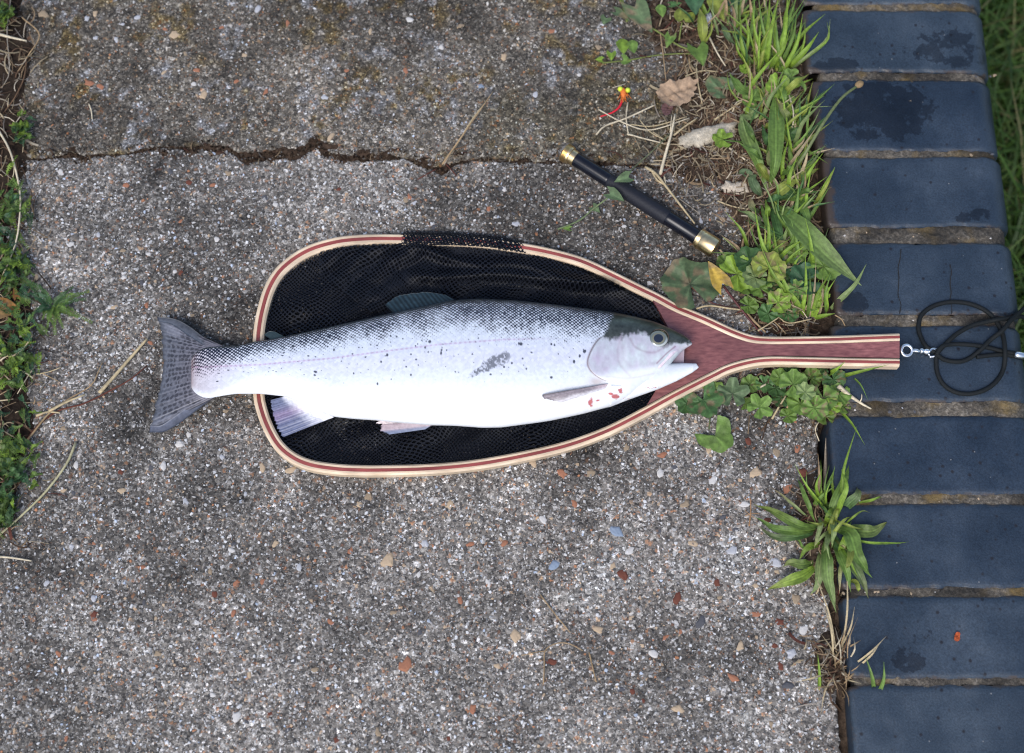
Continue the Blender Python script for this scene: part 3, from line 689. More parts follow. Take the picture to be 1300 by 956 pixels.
def strip(name, f0, f1, m, zoff=0.0, bev=0.0007):
    a = P(*(hp + nin * (LW * f0)[:, None]).T, ztop + zoff); b = P(*(hp + nin * (LW * f1)[:, None]).T, ztop + zoff)
    d = (b - a); d /= np.linalg.norm(d, axis=1)[:, None]; dn = np.array([0, 0, 1.0])
    bev0 = 0.0016 if f0 == 0 else bev * 0.3; bev1 = 0.0016 if f1 == 1 else bev * 0.3
    ring = [a - dn * bev0, a + d * bev0, b - d * bev1, b - dn * bev1, b - dn * (thick - bev1), b - dn * thick - d * bev1, a - dn * thick + d * bev0, a - dn * (thick - bev0)]
    V = np.stack(ring, 1); n = V.shape[0]
    wv = np.array([0, .001, .004, .005, .015, .016, .019, .020])
    uv = np.stack([np.repeat(arc[:, None], 8, 1), np.repeat(wv[None], n, 0) + f0], -1).reshape(-1, 2)
    fc = grid_faces(n, 8, True).tolist() + [list(range(8)), list(range((n - 1) * 8, n * 8))[::-1]]
    return part(name, V.reshape(-1, 3), fc, m, net, uv=uv, smooth=False)
tag(strip('ash_strip', 0.0, 0.33, M_cream), 'outer pale ash lamination of the hoop')
tag(strip('red_strip', 0.335, 0.645, M_red, 0.0002), 'red middle lamination of the hoop')
tag(strip('ash_strip', 0.65, 1.0, M_cream), 'inner pale ash lamination of the hoop')
# handle infill
inn = hp + nin * (LW * 1.01)[:, None]
iu = [k for k in range(len(hp)) if k < 120 and inn[k, 0] > 826]; il = [k for k in range(len(hp)) if k > 140 and inn[k, 0] > 818]
ux, uy = inn[iu][::-1, 0], inn[iu][::-1, 1]; lx, ly = inn[il][:, 0], inn[il][:, 1]
ns_, nt_ = 90, 21
ss = np.linspace(0, 1, ns_) ** 1.3; tt = np.linspace(0, 1, nt_)
Xs = np.zeros((ns_, nt_)); Ys = Xs.copy()
for i, s in enumerate(ss):
    for j, t in enumerate(tt):
        xu = 829 + s * (1142 - 829); xl_ = 821 + s * (1142 - 821)
        x = xu * (1 - t) + xl_ * t + (1 - s) ** 6 * 30 * 4 * t * (1 - t)
        yu = np.interp(x, ux, uy) if x < 1142 else uy[-1]; yl = np.interp(x, lx, ly)
        Xs[i, j] = x; Ys[i, j] = yu * (1 - t) + yl * t
top = P(Xs, Ys, net_z(Xs) - 0.0004)
bot = P(Xs, Ys, net_z(Xs) - 0.0004); bot[..., 2] -= thick - 0.001
V = np.vstack([top.reshape(-1, 3), bot.reshape(-1, 3)]); nn = ns_ * nt_
g1 = grid_faces(ns_, nt_); fc = g1[:, ::-1].tolist() + (g1 + nn).tolist()
fc += [[j, j + 1, nn + j + 1, nn + j] for j in range(nt_ - 1)] + [[(ns_ - 1) * nt_ + j + 1, (ns_ - 1) * nt_ + j, nn + (ns_ - 1) * nt_ + j, nn + (ns_ - 1) * nt_ + j + 1] for j in range(nt_ - 1)]
uvh = np.stack([Xs * SC, Ys * SC], -1).reshape(-1, 2)
part('handle', V, fc, M_handle, net, uv=np.vstack([uvh, uvh]), smooth=False)

# the mesh bag: layers of black netting
inn2 = hp + nin * (LW * 0.96)[:, None]
half = np.argmin(inn2[:, 0])
upx, upy = inn2[:half + 1][::-1, 0], inn2[:half + 1][::-1, 1]; lox, loy = inn2[half:, 0], inn2[half:, 1]
def y_up(x): return np.interp(x, upx, upy)
def y_lo(x): return np.interp(x, lox, loy)
PITCH = 4.3
def bag_layer(name, x0, x1, yt, yb, zf, nx=260, ny=110, rot=0.0, warp=0.0, seed=0, m=None):
    xs = x0 + (x1 - x0) * (0.5 - 0.5 * np.cos(np.linspace(0, math.pi, nx)) * 1.0) if False else np.linspace(x0, x1, nx)
    t = np.linspace(0, 1, ny)
    X = np.repeat(xs[:, None], ny, 1); T = np.repeat(t[None], nx, 0)
    Yt = yt(xs)[:, None]; Yb = yb(xs)[:, None]; Y = Yt * (1 - T) + Yb * T
    Z = zf(X, Y, T)
    W = P(X, Y, Z)
    k = math.pi / PITCH
    wx = warp * (fbm(X / 70, Y / 70, seed, 3) - 0.5); wy = warp * (fbm(X / 70, Y / 70, seed + 5, 3) - 0.5)
    U = (X + wx) * k; Vv = (Y * 1.15 + wy + Z * 350) * k
    uv = np.stack([U * math.cos(rot) - Vv * math.sin(rot), U * math.sin(rot) + Vv * math.cos(rot)], -1)
    return part(name, W.reshape(-1, 3), grid_faces(nx, ny)[:, ::-1].copy(), m or M_net, net, uv=uv.reshape(-1, 2))
def z_base(X, Y, T):
    e = np.minimum(T, 1 - T) * (y_lo(X) - y_up(X)); ex = X - 336
    ed = np.clip(np.minimum(e, ex) / 34, 0, 1)
    fold = 0.0032 * np.abs(np.sin((Y * 0.95 + X * 0.55 + 26 * fbm(X / 60, Y / 60, 91, 3)) / 13.0)) ** 1.5 + 0.003 * fbm(X / 25, Y / 25, 92, 3)
    return 0.0018 + (1 - ed) ** 2 * 0.0075 + ed * fold
bag_layer('net_bag', 336, 856, lambda x: y_up(x) - 0.5, lambda x: y_lo(x) + 0.5, z_base, rot=0.35, warp=40, seed=41)
def z_base2(X, Y, T): return z_base(X, Y, T) * 0.45 + 0.0006
bag_layer('net_bag', 337, 855, y_up, y_lo, z_base2, nx=160, ny=70, rot=-0.2, warp=60, seed=47, m=M_net_in)
# loose folds along the back of the fish, carried over the rim
def rim_lip(x):
    w = sstep(486, 520, x) * (1 - sstep(640, 700, x)); base = y_up(x)
    return base - 16.5 * w + (1 - w) * (1 + 6 * sstep(690, 730, x))
def z_fold(X, Y, T):
    w = sstep(486, 520, X) * (1 - sstep(650, 698, X)); yu = y_up(X)
    over = 0.0130 - 0.0075 * sstep(-9.5, -17, Y - yu)
    d = Y - yu
    sag = 0.0105 - 0.0015 * w - 0.0065 * sstep(0, 40, d)
    f1 = 0.0085 * np.exp(-((Y - (352 + 0.045 * (X - 600) - 0.00045 * (X - 640) ** 2 + 6 * np.sin(X / 37))) / 9.0) ** 2) * sstep(500, 560, X)
    f2 = 0.0050 * np.exp(-((Y - (330 + 0.16 * (X - 600) + 5 * np.sin(X / 23 + 1))) / 6.5) ** 2) * sstep(480, 560, X)
    f3 = 0.0040 * np.abs(np.sin((Y * 0.8 + (X - 430) * 0.65 + 20 * fbm(X / 50, Y / 50, 95, 3)) / 9.0)) * (1 - sstep(500, 580, X))
    z = sag + f1 + f2 + f3 + 0.0022 * (fbm(X / 18, Y / 18, 96, 3) - 0.5)
    return np.where(d < 1.0, over * w + (1 - w) * 0.0085, z)
bag_layer('net_bag', 405, 838, rim_lip, lambda x: np.interp(x, [400, 470, 560, 620, 760, 838], [345, 396, 388, 388, 402, 404]), z_fold, nx=280, ny=110, rot=0.15, warp=22, seed=52)

bag_layer('net_bag', 410, 834, lambda x: np.where((x > 500) & (x < 686), rim_lip(x) + 2.0, y_up(x) + 3), lambda x: np.interp(x, [400, 470, 560, 620, 760, 838], [345, 396, 388, 388, 402, 404]), lambda X, Y, T: np.where(Y < y_up(X) + 1, z_fold(X, Y, T) - 0.0004, z_fold(X, np.maximum(Y, y_up(X) + 2), T) - 0.0016), nx=200, ny=80, rot=-.3, warp=50, seed=57, m=M_net_in)
# ------------------------------------------------------------------ trout
tops = np.array([(243, 457), (246, 450), (252, 444.5), (262, 441), (275, 440), (299, 439.5), (323, 433.5), (345, 430.5), (380, 423), (418, 415), (458, 406), (491, 398.5), (523, 392), (560, 384), (573, 381), (609, 379), (652, 381), (695, 385.5), (740, 391), (781, 396.5), (800, 400.5), (813, 403.5), (832, 408.5), (851, 416.5), (869.5, 426), (877, 432.5), (878.5, 435)])
bots = np.array([(243, 492), (246, 497), (251, 501.5), (259, 505), (267, 505.5), (279, 503), (299, 500), (331, 500), (363, 503.5), (395, 517.5), (422, 529), (450, 532), (480, 534), (496, 536), (547, 540), (574, 540.5), (590, 541.5), (613, 543.2), (637, 542.7), (680, 537), (700, 534), (740, 525.5), (775, 516), (800, 504), (820, 488), (838, 474), (852, 462), (862, 449), (870, 442.5), (878, 438), (878.5, 437)])
hz_t = np.array([(243, 1.5), (250, 3), (262, 5.5), (300, 11), (360, 18), (450, 27), (560, 35), (650, 37), (740, 34), (790, 29), (830, 21), (860, 12), (872, 7), (878.5, 1.5)])
zc_t = np.array([(243, .0165), (300, .0205), (330, .0245), (450, .026), (600, .0295), (740, .029), (830, .026), (878, .024)])
lj_top = np.array([(762, 480), (800, 470), (830, 464), (850, 461.5), (870, 461), (884, 461.5), (887, 466)])
lj_bot = np.array([(762, 519.3), (775, 516.5), (801, 506.5), (835.6, 494.2), (860, 483.5), (879, 473), (885, 468.5), (887, 466.2)])
lj_hz = np.array([(762, 20), (800, 18), (830, 14), (860, 9), (880, 5), (887, 0.8)])
def I(tab, x): return np.interp(x, tab[:, 0], tab[:, 1])
def smoothI(tab, x, k=5.0):
    return (I(tab, x - k) + 2 * I(tab, x) + I(tab, x + k)) / 4 if k else I(tab, x)

sp_rng = np.random.default_rng(11)
spots = []
for k in range(420):
    x = sp_rng.uniform(256, 768); t = sp_rng.random() ** 1.35 * 0.66
    if x > 420 and sp_rng.random() < 0.5: t *= 0.6
    if x < 400 and sp_rng.random() < .5: t = sp_rng.uniform(.05, .62)
    spots.append((x, t, sp_rng.choice([.55, .7, .9, 1.2, 1.7], p=[.34, .3, .22, .11, .03]) * sp_rng.uniform(.85, 1.15), sp_rng.uniform(.7, 1.4)))
for (x, y, r_, e) in [(736, 452, 2.2, .7), (729, 459, 2, .8), (742, 446, 2.0, 1), (560, 448, 2, .6), (700, 437, 1.4, 1), (668, 468, 1.3, 1), (650, 461, 1.2, 1), (640, 466, 1.3, 1), (424, 444, 2.4, .6), (416, 440, 1.8, .8), (372, 440, 2.2, .8), (290, 470, 1.8, .8), (276, 484, 1.6, 1), (360, 448, 1.6, .8)]:
    yt0, yb0 = np.interp(x, tops[:, 0], tops[:, 1]), np.interp(x, bots[:, 0], bots[:, 1]); spots.append((x, (y - yt0) / (yb0 - yt0), r_, e))
op_pts = catmull([(768, 424), (758, 434), (751, 446), (747, 458), (748.5, 467), (756, 476), (769, 483), (790, 489)], 80)
def seg_dist(px, py, line):
    d = np.full(px.shape, 1e9)
    for q in line: d = np.minimum(d, (px - q[0]) ** 2 + (py - q[1]) ** 2)
    return np.sqrt(d)
def op_x(y):       # gill cover edge as a function of y
    o = np.argsort(op_pts[:, 1]); return np.interp(y, op_pts[o, 1], op_pts[o, 0])

def fish_color(px, py, t, arcq):
    """t 0 at the back .. 1 at the belly; returns colour and relief (m)"""
    n = fbm(px / 6, py / 6, 201, 3); nb = fbm(px / 30, py / 30, 202, 3)
    xb = px
    # scale lattice
    pxp, pyp = 5.0, 4.2
    wob = fbm(px / 14, py / 14, 205, 3) - .5
    gx = xb / pxp + 0.25 * np.sin(py / 40) + .55 * wob; gy = arcq / pyp + .45 * (fbm(px / 17, py / 17, 206, 3) - .5)
    def cell(ox, oy, sd):
        fx = (gx + ox) % 1 - 0.5; fy = (gy + oy) % 1 - 0.5
        return np.sqrt(fx ** 2 + fy ** 2), hash2(np.floor(gx + ox), np.floor(gy + oy), sd)
    d1, h1 = cell(0, 0, 1); d2, h2 = cell(0.5, 0.5, 2); d = np.minimum(d1, d2); hh = np.where(d1 < d2, h1, h2)
    reach = np.interp(px, [250, 290, 330, 420, 520, 640, 760], [.85, .6, .45, .31, .31, .37, .45])
    back = 1 - sstep(0.02, 1.0, (t + 0.14 * (nb - 0.5)) / reach)
    thr = 0.46 - 0.27 * back ** .9 + .10 * (hh - .5)
    dark = sstep(thr - 0.03, thr + 0.05, d + 0.10 * (n - 0.5)) * np.clip(0.14 + 2.4 * back, 0, 1) * sstep(.85 + .3 * (px < 300), .6 + .3 * (px < 300), t)
    patchy = .75 + .6 * fbm(px / 22, py / 12, 208, 3); dark = np.clip(dark * patchy, 0, 1)
    silver = np.array([.63, .675, .745]) * (0.92 + .16 * hh[..., None])
    pinkr = np.exp(-((t - 0.45) / 0.14) ** 2)[..., None]
    silver = silver * (1 - 0.05 * pinkr * np.array([-.1, .8, .25]))
    ped = (1 - sstep(248, 325, px))[..., None] * sstep(1.0, .82, t)[..., None]; silver = silver * (1 - ped * np.array([.16, .26, .27]))
    belly = sstep(0.50, 0.78, t + .1 * (nb - .5) - .34 * (1 - sstep(260, 340, px)))[..., None]; silver = silver * (1 - belly) + np.array([.755, .77, .795]) * belly
    c = silver * (1 - dark[..., None]) + np.array([.007, .010, .026]) * dark[..., None]
    endb = (np.exp(-np.clip(px - 243, 0, 99) / 4.5) * .75)[..., None]; c = c * (1 - endb) + np.array([.20, .13, .12]) * endb
    top = (1 - sstep(0.0, 0.05, t))[..., None]; c = c * (1 - 0.85 * top) + np.array([.016, .022, .02]) * 0.85 * top
    # lateral line
    yl = np.interp(px, [255, 330, 420, 480, 560, 640, 700, 752], [466, 463, 455, 447, 437, 431, 430, 432])
    ll = np.exp(-((py - yl) / 1.1) ** 2) * (0.45 + 0.55 * (np.sin(px * 2 * math.pi / 6.2) > 0)) * (1 - sstep(640, 720, px))
    c = c * (1 - 0.42 * ll[..., None] * np.array([.55, 1, .7]))
    # dark spots
    sp = np.zeros(px.shape)
    for (x, tt_, r, e) in spots:
        m = (np.abs(px - x) < 4) & (np.abs(t - tt_) < 0.06)
        if m.any():
            yy = (t[m] - tt_) * 130
            sp[m] = np.maximum(sp[m], 1 - sstep(0.75, 1.15, np.sqrt(((px[m] - x) / (r * e)) ** 2 + (yy / r) ** 2) + 0.9 * (n[m] - .5)))
    c = c * (1 - 0.9 * sp[..., None]) + np.array([.010, .014, .032]) * 0.9 * sp[..., None]
    # scuffed patch on the flank
    u = ((px - 620) * 0.86 - (py - 464) * 0.5); w = ((px - 620) * 0.5 + (py - 464) * 0.86)
    sc_ = np.clip(1 - ((u + 5 * (nb - .5)) / 33) ** 2 - ((w + 7 * (n - .5)) / (5.0 + 5.0 * sstep(-20, 22, u))) ** 2, 0, 1) ** 0.6
    fine = fbm(px / 2.4, py / 2.4, 231, 2); sm = np.clip(sc_ ** .7 * 1.15 * sstep(.60 - .26 * sc_, .74 - .26 * sc_, fine + .10 * sstep(-10, 20, u)) + .34 * sc_, 0, 1); c = c * (1 - 0.8 * sm[..., None]) + np.array([.075, .082, .10]) * 0.8 * sm[..., None]
    relief = 0.00016 * (0.5 - d) * (1 - 0.5 * sstep(.6, .8, t))
    # head
    ox = op_x(py); inh = sstep(-1.2, 0.6, px - ox) * sstep(1.0, 0.0, 0.0 * px) * (py < 489) * (py > 424) + (px > 768) * (py <= 424) * 1.0 + (px > 775) * (py >= 489) * 1.0
    inh = np.clip(inh, 0, 1)
    sl = 766 + (424 - py) * 0.45 + 7 * (fbm(px / 5, py / 5, 230, 3) - .5); inh = np.where(py <= 426, sstep(-3, 4, px - sl), inh)
    cheek = np.array([.56, .57, .61]) + (fbm(px / 11, py / 13, 210, 5)[..., None] - 0.5) * np.array([.16, .36, .22])
    plate = (sstep(793, 780, px + 6 * (nb - .5)) * sstep(492, 470, py))[..., None]; streak = np.exp(-((px - 791 - .12 * (py - 450)) / 5) ** 2)[..., None] * .6
    cheek = cheek * (1 - plate * np.array([.10, .13, .08])) * (1 - streak * np.array([.04, .15, .10])) * (.86 + .28 * fbm(px / 5, py / 7, 233, 3)[..., None])
    pale = sstep(0.60, 0.72, t)[..., None]; cheek = cheek * (1 - pale) + np.array([.78, .80, .83]) * pale
    ybd = np.interp(px, [755, 768, 785, 800, 810, 822, 838, 850, 862, 880], [424, 429, 430, 426, 421, 424, 441, 437, 436, 437]) + 9 * (fbm(px / 5, py / 9, 215, 3) - 0.5)
    cap = sstep(4.5, -3.5, py - ybd + 5 * (fbm(px / 3, py / 3, 237, 2) - .5))[..., None]
    capc = np.array([.050, .057, .052]) * (.6 + .8 * fbm(px / 2.6, py / 2.2, 236, 3)[..., None]) * (0.2 + 1.6 * fbm(px / 9, py / 6, 216, 4)[..., None])
    lp = (np.exp(-(((px - 800) / 16) ** 2 + ((py - 408) / 5) ** 2)))[..., None]; capc = capc * (1 + 1.1 * lp * np.array([.9, 1, 1.1]))
    capc = capc * (1 - 0.6 * sstep(.25, 0.0, t)[..., None] * np.array([1, .8, .9]))
    head = cheek * (1 - cap) + capc * cap
    # creases of the gill plates and cheek
    for (pts, wd, s) in (([(788, 428), (784, 445), (787, 462), (800, 478)], 1.6, .16), ([(800, 430), (806, 440), (818, 446), (832, 447), (848, 438)], 1.6, .28), ([(770, 478), (800, 480), (830, 474)], 1.2, .15), ([(834, 461), (846, 449), (857, 440)], 1.0, .55)):
        dd = seg_dist(px, py, catmull(pts, 40)); head = head * (1 - s * np.exp(-(dd / wd) ** 2)[..., None] * np.array([.7, 1, .9]))
    c = c * (1 - inh[..., None]) + head * inh[..., None]
    relief = relief * (1 - inh) + inh * 0.0017
    edge = np.exp(-((px - ox + 1.0) / 1.3) ** 2) * (py > 428) * (py < 484)
    c = c * (1 - 0.75 * edge[..., None]) + np.array([.10, .04, .035]) * 0.75 * edge[..., None]
    # throat patch and blood
    th = np.exp(-(((px - 757) / 9) ** 2 + ((py - 484) / 5) ** 2)) * (1 - inh); c = c * (1 - .5 * th[..., None]) + np.array([.42, .28, .22]) * .5 * th[..., None]
    bl = np.zeros(px.shape)
    for (x, y, rx, ry) in [(750, 511, 3.5, 5.5), (759, 508, 3.5, 2), (781, 503, 6, 3), (787, 497, 3, 4), (776, 500, 4, 2), (826, 492, 9, 1.6), (795, 506, 5, 1.2)]:
        bl = np.maximum(bl, 1 - sstep(.5, 1.2, np.sqrt(((px - x) / rx) ** 2 + ((py - y) / ry) ** 2) + 1.5 * (fbm(px / 3.4, py / 3.0, 220, 3) - .5)))
    c = c * (1 - .85 * bl[..., None]) + np.array([.42, .022, .016]) * .85 * bl[..., None]
    return np.clip(c, 0.004, 0.9), relief

def lobe(xs, ytop, ybot, hz, zc, nU, nL, pw=0.85, extra=None):
    phi = np.r_[np.linspace(0, math.pi, nU), np.linspace(math.pi, 2 * math.pi, nL + 2)[1:-1]]
    nv = len(phi)
    X = np.repeat(xs[:, None], nv, 1)
    yt = ytop[:, None]; yb = ybot[:, None]
    Y = (yt + yb) / 2 + (yb - yt) / 2 * np.cos(phi)[None]
    s = np.sin(phi)[None]; S = np.sign(s) * np.abs(s) ** pw
    Z = zc[:, None] + hz[:, None] * SC * S
    t = (1 - np.cos(phi))[None] / 2; t = 1 - np.repeat(t, len(xs), 0)        # 0 back, 1 belly
    t = 1 - t if False else t
    # arc length from the back, in pixels
    dY = np.gradient(Y, axis=1); dZ = np.gradient(Z, axis=1) / SC; L = np.cumsum(np.sqrt(dY ** 2 + dZ ** 2), axis=1)
    L = L[:, nU - 1:nU] - L
    return X, Y, Z, np.clip(t, 0, 1), np.abs(L), nv
xs = np.concatenate([np.linspace(243, 262, 50)[:-1], np.linspace(262, 850, 1010)[:-1], np.linspace(850, 878.5, 90)])
kx = np.clip(np.minimum(xs - 243, 878.5 - xs) * 0.5, 0, 5.0)
yt = np.array([(I(tops, x - k) + 2 * I(tops, x) + I(tops, x + k)) / 4 for x, k in zip(xs, kx)])
yb = np.array([(I(bots, x - k) + 2 * I(bots, x) + I(bots, x + k)) / 4 for x, k in zip(xs, kx)])
hz = smoothI(hz_t, xs, 8); zc = I(zc_t, xs)
X, Y, Z, T, L, nv = lobe(xs, yt, yb, hz, zc, 222, 30)
T = np.clip((Y - yt[:, None]) / np.maximum(yb - yt, 1)[:, None], 0, 1)
ys_ext = np.interp(xs, [700, 740, 775, 800, 835, 860, 880], [534, 525.5, 516, 505, 494, 484, 473])
Tb = np.where(xs[:, None] > 775, np.clip((Y - yt[:, None]) / np.maximum(ys_ext - yt, 1)[:, None], 0, 1), T)
C, R = fish_color(X, Y, Tb, L)
upm = np.zeros(X.shape); upm[:, :222] = np.sin(np.linspace(0, math.pi, 222))[None] ** 0.5
W1 = P(X, Y, Z + R * upm); F1 = grid_faces(len(xs), nv, True)[:, ::-1]
# lower jaw
xj = np.concatenate([np.linspace(762, 880, 150)[:-1], np.linspace(880, 887, 30)])
X2, Y2, Z2, T2, L2, nv2 = lobe(xj, I(lj_top, xj), I(lj_bot, xj), I(lj_hz, xj), np.interp(xj, [762, 800, 887], [.0265, .0255, .0225]), 60, 20)
C2, R2 = fish_color(X2, Y2, np.full(X2.shape, 0.8), L2 * 0 + 1.0)
C2 = np.where((C2[..., 0:1] > 0.5) & (C2[..., 1:2] < 0.3), C2, np.maximum(C2, np.array([.76, .79, .82]))); 
W2 = P(X2, Y2, Z2); F2 = grid_faces(len(xj), nv2, True)[:, ::-1] + W1.reshape(-1, 3).shape[0]
# maxilla (upper lip flap) and the inside of the mouth with painted shade
mx = catmull([(829, 467), (836, 463), (846, 452), (856, 443), (866, 438.5), (877, 436)], 40)
mw = np.interp(np.linspace(0, 1, 40), [0, .12, .45, .8, 1], [1.0, 4.6, 5.2, 3.4, 1.0])
pw_ = P(mx[:, 0], mx[:, 1], np.interp(mx[:, 0], [829, 850, 877], [.0375, .0355, .0275]))
vm, fm = tube(pw_, mw * SC, 10, True, 0.45)
cm = np.tile(np.array([.80, .74, .78]), (len(vm), 1)); cm = cm * (1 - 0.25 * (vnoise(np.arange(len(vm)) * .3, np.zeros(len(vm)), 5)[:, None]) * np.array([.3, 1, .8]))
mo = P(np.array([846, 869, 868, 850]), np.array([458, 440, 462, 464]), np.array([.021, .021, .018, .018]))
cmo = np.array([[.12, .08, .10], [.40, .33, .38], [.34, .26, .30], [.10, .06, .07]])  # dark towards the mouth corner: shade put into the vertex colours
nA = len(W1.reshape(-1, 3)) + len(W2.reshape(-1, 3))
Vf = np.vstack([W1.reshape(-1, 3), W2.reshape(-1, 3), vm, mo])
Cf = np.vstack([C.reshape(-1, 3), C2.reshape(-1, 3), cm, cmo])
me_faces = [F1, F2]
base = np.array([*P(560, 460)[:2], 0.003])
q4 = np.vstack([F1, F2, np.array([q for q in fm if len(q) == 4]) + nA, np.array([[0, 1, 2, 3]]) + nA + len(vm)])
trout = add('trout', new_mesh('trout', Vf - base, q4, Cf), M_fish); trout.location = base
tag(trout, 'silver trout with dark speckled back lying on the black net', 'fish')

def fin(name, baseline, tipline, zb, zt, colf, nu=60, nv=40, ridge=0.00006, rays=22, label=None, sag=0.0):
    a = catmull(baseline, nu); b = catmull(tipline, nu)
    v = np.linspace(0, 1, nv)
    if ridge: b = a + (b - a) * (1 - .09 * fbm(np.linspace(0, 1, nu) * rays * 1.3, np.zeros(nu), rays, 3))[:, None] * 1.03
    XY = a[:, None, :] * (1 - v)[None, :, None] + b[:, None, :] * v[None, :, None]
    u = np.linspace(0, 1, nu)[:, None]
    zb_ = np.interp(u[:, 0], np.linspace(0, 1, len(np.atleast_1d(zb))), np.atleast_1d(zb))[:, None]; zt_ = np.interp(u[:, 0], np.linspace(0, 1, len(np.atleast_1d(zt))), np.atleast_1d(zt))[:, None]
    Zg = zb_ * (1 - v)[None] + zt_ * v[None] - sag * (4 * v * (1 - v))[None]
    Zr = Zg + ridge * np.sin(u * rays * 2 * math.pi)
    Wt = P(XY[..., 0], XY[..., 1], Zr); Wb = Wt.copy(); Wb[..., 2] -= 0.0007
    Cc = colf(XY[..., 0], XY[..., 1], np.repeat(u, nv, 1), np.repeat(v[None], nu, 0))
    n = nu * nv; g = grid_faces(nu, nv); V = np.vstack([Wt.reshape(-1, 3), Wb.reshape(-1, 3)])
    rim = list(range(0, nv)) + [i * nv + nv - 1 for i in range(1, nu)] + [(nu - 1) * nv + j for j in range(nv - 2, -1, -1)] + [i * nv for i in range(nu - 2, 0, -1)]
    sd = [[rim[k], rim[(k + 1) % len(rim)], rim[(k + 1) % len(rim)] + n, rim[k] + n] for k in range(len(rim))]
    o = part(name, V, np.vstack([g, g[:, ::-1] + n, np.array(sd)]), M_fin, trout, np.vstack([Cc.reshape(-1, 3)] * 2))
    if label: o['label'] = label
    return o
def col_tail(px, py, u, v):
    ray = 0.5 + 0.5 * np.sin(u * 30 * 2 * math.pi); base = np.array([.175, .19, .23])
    c = base * (0.62 + 0.16 * ray[..., None] * (1 - 0.3 * v[..., None])) + np.array([.05, .03, .03]) * (1 - v[..., None])
    edge = np.maximum(sstep(.9, 1, v), np.maximum(sstep(.06, 0, u), sstep(.95, 1, u)))[..., None]; c = c * (1 - .45 * edge)
    ru = (u * 22 + .35 * (fbm(px / 9, py / 9, 8, 2) - .5)) % 1 - .5; rv = (v * 9 + 0.5 * (np.floor(u * 22) % 2) + .5 * hash2(np.floor(u * 22), np.floor(u * 22) * 3, 5)) % 1 - .5
    s = (1 - sstep(.24, .40, np.sqrt((ru * .85) ** 2 + (rv * .75) ** 2) + .25 * (fbm(px / 2.5, py / 2.5, 7, 2) - .5))) * sstep(.08, .2, v) * sstep(1.0, .8, v) * (0.35 + 0.65 * (hash2(np.floor(u * 22), np.floor(v * 9 + 3), 3) > .35))
    c = c * (1 - .72 * s[..., None]) + np.array([.006, .006, .011]) * .72 * s[..., None]
    pale = blob(px, py, 226, 416, 20, 12) * .5 + blob(px, py, 225, 538, 35, 10) * .45; return c + pale[..., None] * np.array([.12, .12, .14])
fin('tail_fin', [(285, 440), (262, 444), (250, 458), (247, 475), (249, 490), (256, 500), (272, 505)], [(199.5, 402), (203, 418), (206, 440), (206.5, 465), (203, 492), (196, 518), (189.5, 547)], [.0185, .0165, .018], [.012, .009, .005], col_tail, 140, 80, rays=30, ridge=0.00008, label='dark spotted tail fin', sag=0.0)
# leading rounded edges of the tail are filled by two slim lobes
fin('tail_fin_edge', [(285, 440), (262, 430), (240, 414), (222, 405), (199.5, 402)], [(275, 445), (258, 438), (236, 424), (218, 412), (201, 408)], [.018, .0124], [.018, .0122], lambda px, py, u, v: np.array([.11, .12, .145]) * np.ones(px.shape + (1,)) * (0.45 + .6 * v[..., None]) * (.7 + .6 * fbm(px / 5, py / 5, 6, 3)[..., None]), 40, 6, ridge=0)
fin('tail_fin_edge', [(272, 505), (252, 519), (228, 537), (208, 548), (189.5, 549)], [(266, 498), (246, 510), (222, 528), (204, 540), (191, 540)], [.017, .006], [.0172, .0062], lambda px, py, u, v: np.array([.13, .14, .18]) * np.ones(px.shape + (1,)) * (.7 + .3 * v[..., None]) * (.7 + .6 * fbm(px / 5, py / 5, 16, 3)[..., None]), 40, 6, ridge=0)
def col_anal(px, py, u, v):
    ray = 0.5 + 0.5 * np.sin(u * 18 * 2 * math.pi + v * 2); w = sstep(.55, .05, v + .15 * (fbm(px / 4, py / 4, 3, 2) - .5))[..., None]
    c = np.array([.14, .16, .26]) * (0.8 + .25 * ray[..., None]); c = c * (1 - w) + np.array([.78, .78, .84]) * w
    return c + np.array([.08, .02, .04]) * np.exp(-((u - .55) / .15) ** 2)[..., None]
fin('anal_fin', [(424, 529.5), (410, 524), (395, 516), (380, 509), (366, 502)], [(359, 555), (354, 547), (349, 535), (345, 520), (343.5, 508)], [.024, .024, .0235], [.010, .011, .013], col_anal, 70, 40, rays=18, label='blue grey anal fin')
def col_dors(px, py, u, v):
    ray = 0.5 + 0.5 * np.sin(u * 14 * 2 * math.pi); return np.array([.015, .030, .040]) * (0.3 + 1.0 * ray[..., None]) * (.5 + fbm(px / 7, py / 4, 9, 3)[..., None]) + np.array([.006, .010, .012]) * v[..., None]
fin('dorsal_fin', [(577, 381), (560, 385), (540, 389), (515, 394.5), (500, 397.5)], [(566, 374.5), (545, 371), (522, 372), (502, 377), (489, 387)], [.028, .027, .026], [.026, .025, .022], col_dors, 60, 30, rays=14, label='folded teal grey dorsal fin')
fin('adipose_fin', [(362, 428), (354, 429.5), (345, 431.5)], [(350, 421.5), (342, 420.5), (335, 425)], [.025, .0245], [.023, .022], lambda px, py, u, v: np.array([.03, .05, .055]) * np.ones(px.shape + (1,)), 16, 10, ridge=0)
def col_pelv(px, py, u, v):
    ray = 0.5 + 0.5 * np.sin(u * 11 * 2 * math.pi); c = np.array([.46, .36, .40]) * (0.6 + .5 * ray[..., None]); e = sstep(.3, .8, u)[..., None]
    return c * (1 - e) + np.array([.17, .20, .30]) * e
fin('pelvic_fin', [(554, 536), (540, 545)], [(485, 538), (482, 546), (494, 551.5)], [.022, .018], [.018, .016, .013], col_pelv, 30, 40, rays=11, label='pink and blue pelvic fin')
